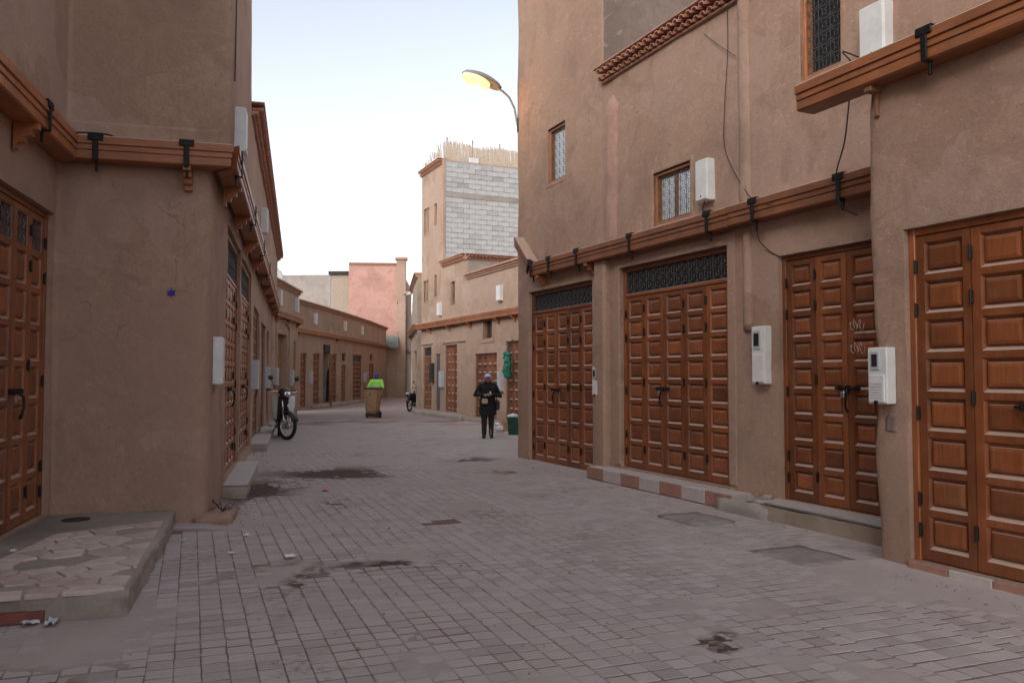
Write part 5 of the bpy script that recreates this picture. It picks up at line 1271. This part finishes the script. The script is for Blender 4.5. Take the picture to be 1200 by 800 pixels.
for sx in (-1, 1):
    skinned('trouser_leg', MB().limb([((sx * .09, .0, .88), .105), ((sx * .09, -.05 * sx, .5), .085), ((sx * .09, .06 - .1 * sx, .1), .065)], 12), 'navy', wk, .012, 3)
    part('shoe', MB().ell((sx * .09, .0 - .1 * sx, .05), .048, .13, .05, 12, 8), M['rubber'], wk, smooth=True)
c = Vector(hc); part('cap', MB().ell(c + Vector((0, .01, .05)), .09, .105, .085, 16, 9).ell(c + Vector((0, -.11, .05)), .07, .06, .012, 12, 5), M['bluecap'], wk, smooth=True)
part('neck_cloth', MB().ell(c + Vector((0, .05, -.02)), .085, .075, .09, 14, 8), M['bluecap'], wk, smooth=True)

# ================================================================== SMALL THINGS
nu = FR2.at(596, 425, -.16)[0]
ns = thing('net_sack', 'green net sack hanging on the wall beside the set-back house door', 'sack', FR2.pt(nu, -.2, 1.5), FR2.ang)
sk = MB().limb([((0, 0, .12), .12), ((.02, 0, .45), .13), ((0, 0, .8), .09)], 10)
rs_ = random.Random(4)
for q in range(16): sk.ell((rs_.uniform(-.1, .1), rs_.uniform(-.1, .06), rs_.uniform(.08, .85)), rs_.uniform(.05, .1), rs_.uniform(.05, .08), rs_.uniform(.05, .1), 9, 6)
skinned('sack_body', sk, 'net', ns, .015, 2)
part('cord', MB().tube([(0, 0, .9), (.02, .1, 1.15), (.0, .2, 1.25)], .01, 5), M['cable'], ns)
gb = ground(602, 509); gbn = thing('litter_bin', 'dark green plastic bin topped with a white bag by the house corner', 'bin', gb)
part('tub', MB().loft([[(math.cos(a) * r_, math.sin(a) * r_, z) for a in [2 * PI * j / 16 for j in range(16)]] for z, r_ in ((0, .14), (.02, .15), (.4, .18), (.43, .195), (.46, .195))]), M['greenbin'], gbn, smooth=False)
part('bag', MB().ell((-.02, 0, .5), .16, .15, .07, 12, 6).rot(lambda v: v + Vector((0, 0, .03 * n3(v.x, v.y, v.z, 14)))), M['plasticbag'], gbn, smooth=True)
cr = ground(594, 505); tag(part('cardboard_box', MB().bbox(-.12, .12, -.1, .1, 0, .3, .008).bbox(-.13, -.115, -.1, .1, .28, .36, .003), M['cart'], None, cr, .3), 'small brown cardboard box beside the green bin', 'box')
for k, (px, py, s_, lab) in enumerate(((587, 505, .16, 'crumpled pale plastic bag on the ground beside the cardboard box'), (583, 499, .12, 'small bluish plastic bag against the set-back house step'))):
    b_ = MB().ell((0, 0, s_ * .45), s_, s_ * .7, s_ * .5, 12, 8).rot(lambda v: v * (1 + .35 * n3(v.x + k, v.y, v.z, 9))); tag(part('plastic_bag', b_, M['plasticbag'], None, ground(px, py), smooth=True), lab, 'plastic bag')
for (px, py, a_, b2, lab) in ((815, 609, .27, .33, 'loose grey cover slab lying before the chequered step'), (942, 651, .3, .36, 'worn grey cover slab set in the paving before the metal-edged step')):
    q = ground(px, py); q.z = .008 if px < 900 else -.012; tag(part('cover_slab', rough_block(-a_, a_, -b2, b2, -.03, .022, .006, .1), M['slab'], None, q, FR.ang + PI / 2, True), lab, 'cover slab')
def scrap(px, py, s_, mat, lab, z=.012):
    n = 4; v = []; f = []
    rr = random.Random(px)
    for i in range(n + 1):
        for j in range(n + 1): v.append(((i / n - .5) * s_, (j / n - .5) * s_ * .6, rr.uniform(0, .25) * s_))
    f = [(i * (n + 1) + j, (i + 1) * (n + 1) + j, (i + 1) * (n + 1) + j + 1, i * (n + 1) + j + 1) for i in range(n) for j in range(n)]
    v2 = [(x, y, z_ + .003) for x, y, z_ in v]; k = len(v)
    q = ground(px, py, z)
    o = part('litter_scrap', MB().add(v + v2, f + [tuple(a + k for a in p) for p in f]), M[mat], None, q, rr.uniform(0, 6)); tag(o, lab, 'litter', 'scraps of litter')
scrap(382, 574, .13, 'pinkpaper', 'crumpled pink wrapper lying alone in the street')
scrap(289, 627, .07, 'paper', 'white paper scrap by the corner stump of the blue-star house')
scrap(271, 648, .06, 'paper', 'small white scrap in the dust off the platform edge')
scrap(340, 652, .10, 'paper', 'flattened pale scrap on the stained paving')
scrap(216, 633, .05, 'paper', 'tiny white scrap at the platform side')
scrap(62, 730, .12, 'plasticbag', 'clear plastic scrap against the platform front tiles')
scrap(35, 731, .10, 'plasticbag', 'crushed clear wrapper before the dark red platform tiles')
scrap(16, 646, .07, 'paper', 'white scrap on the platform beside the grille-top door', .19)
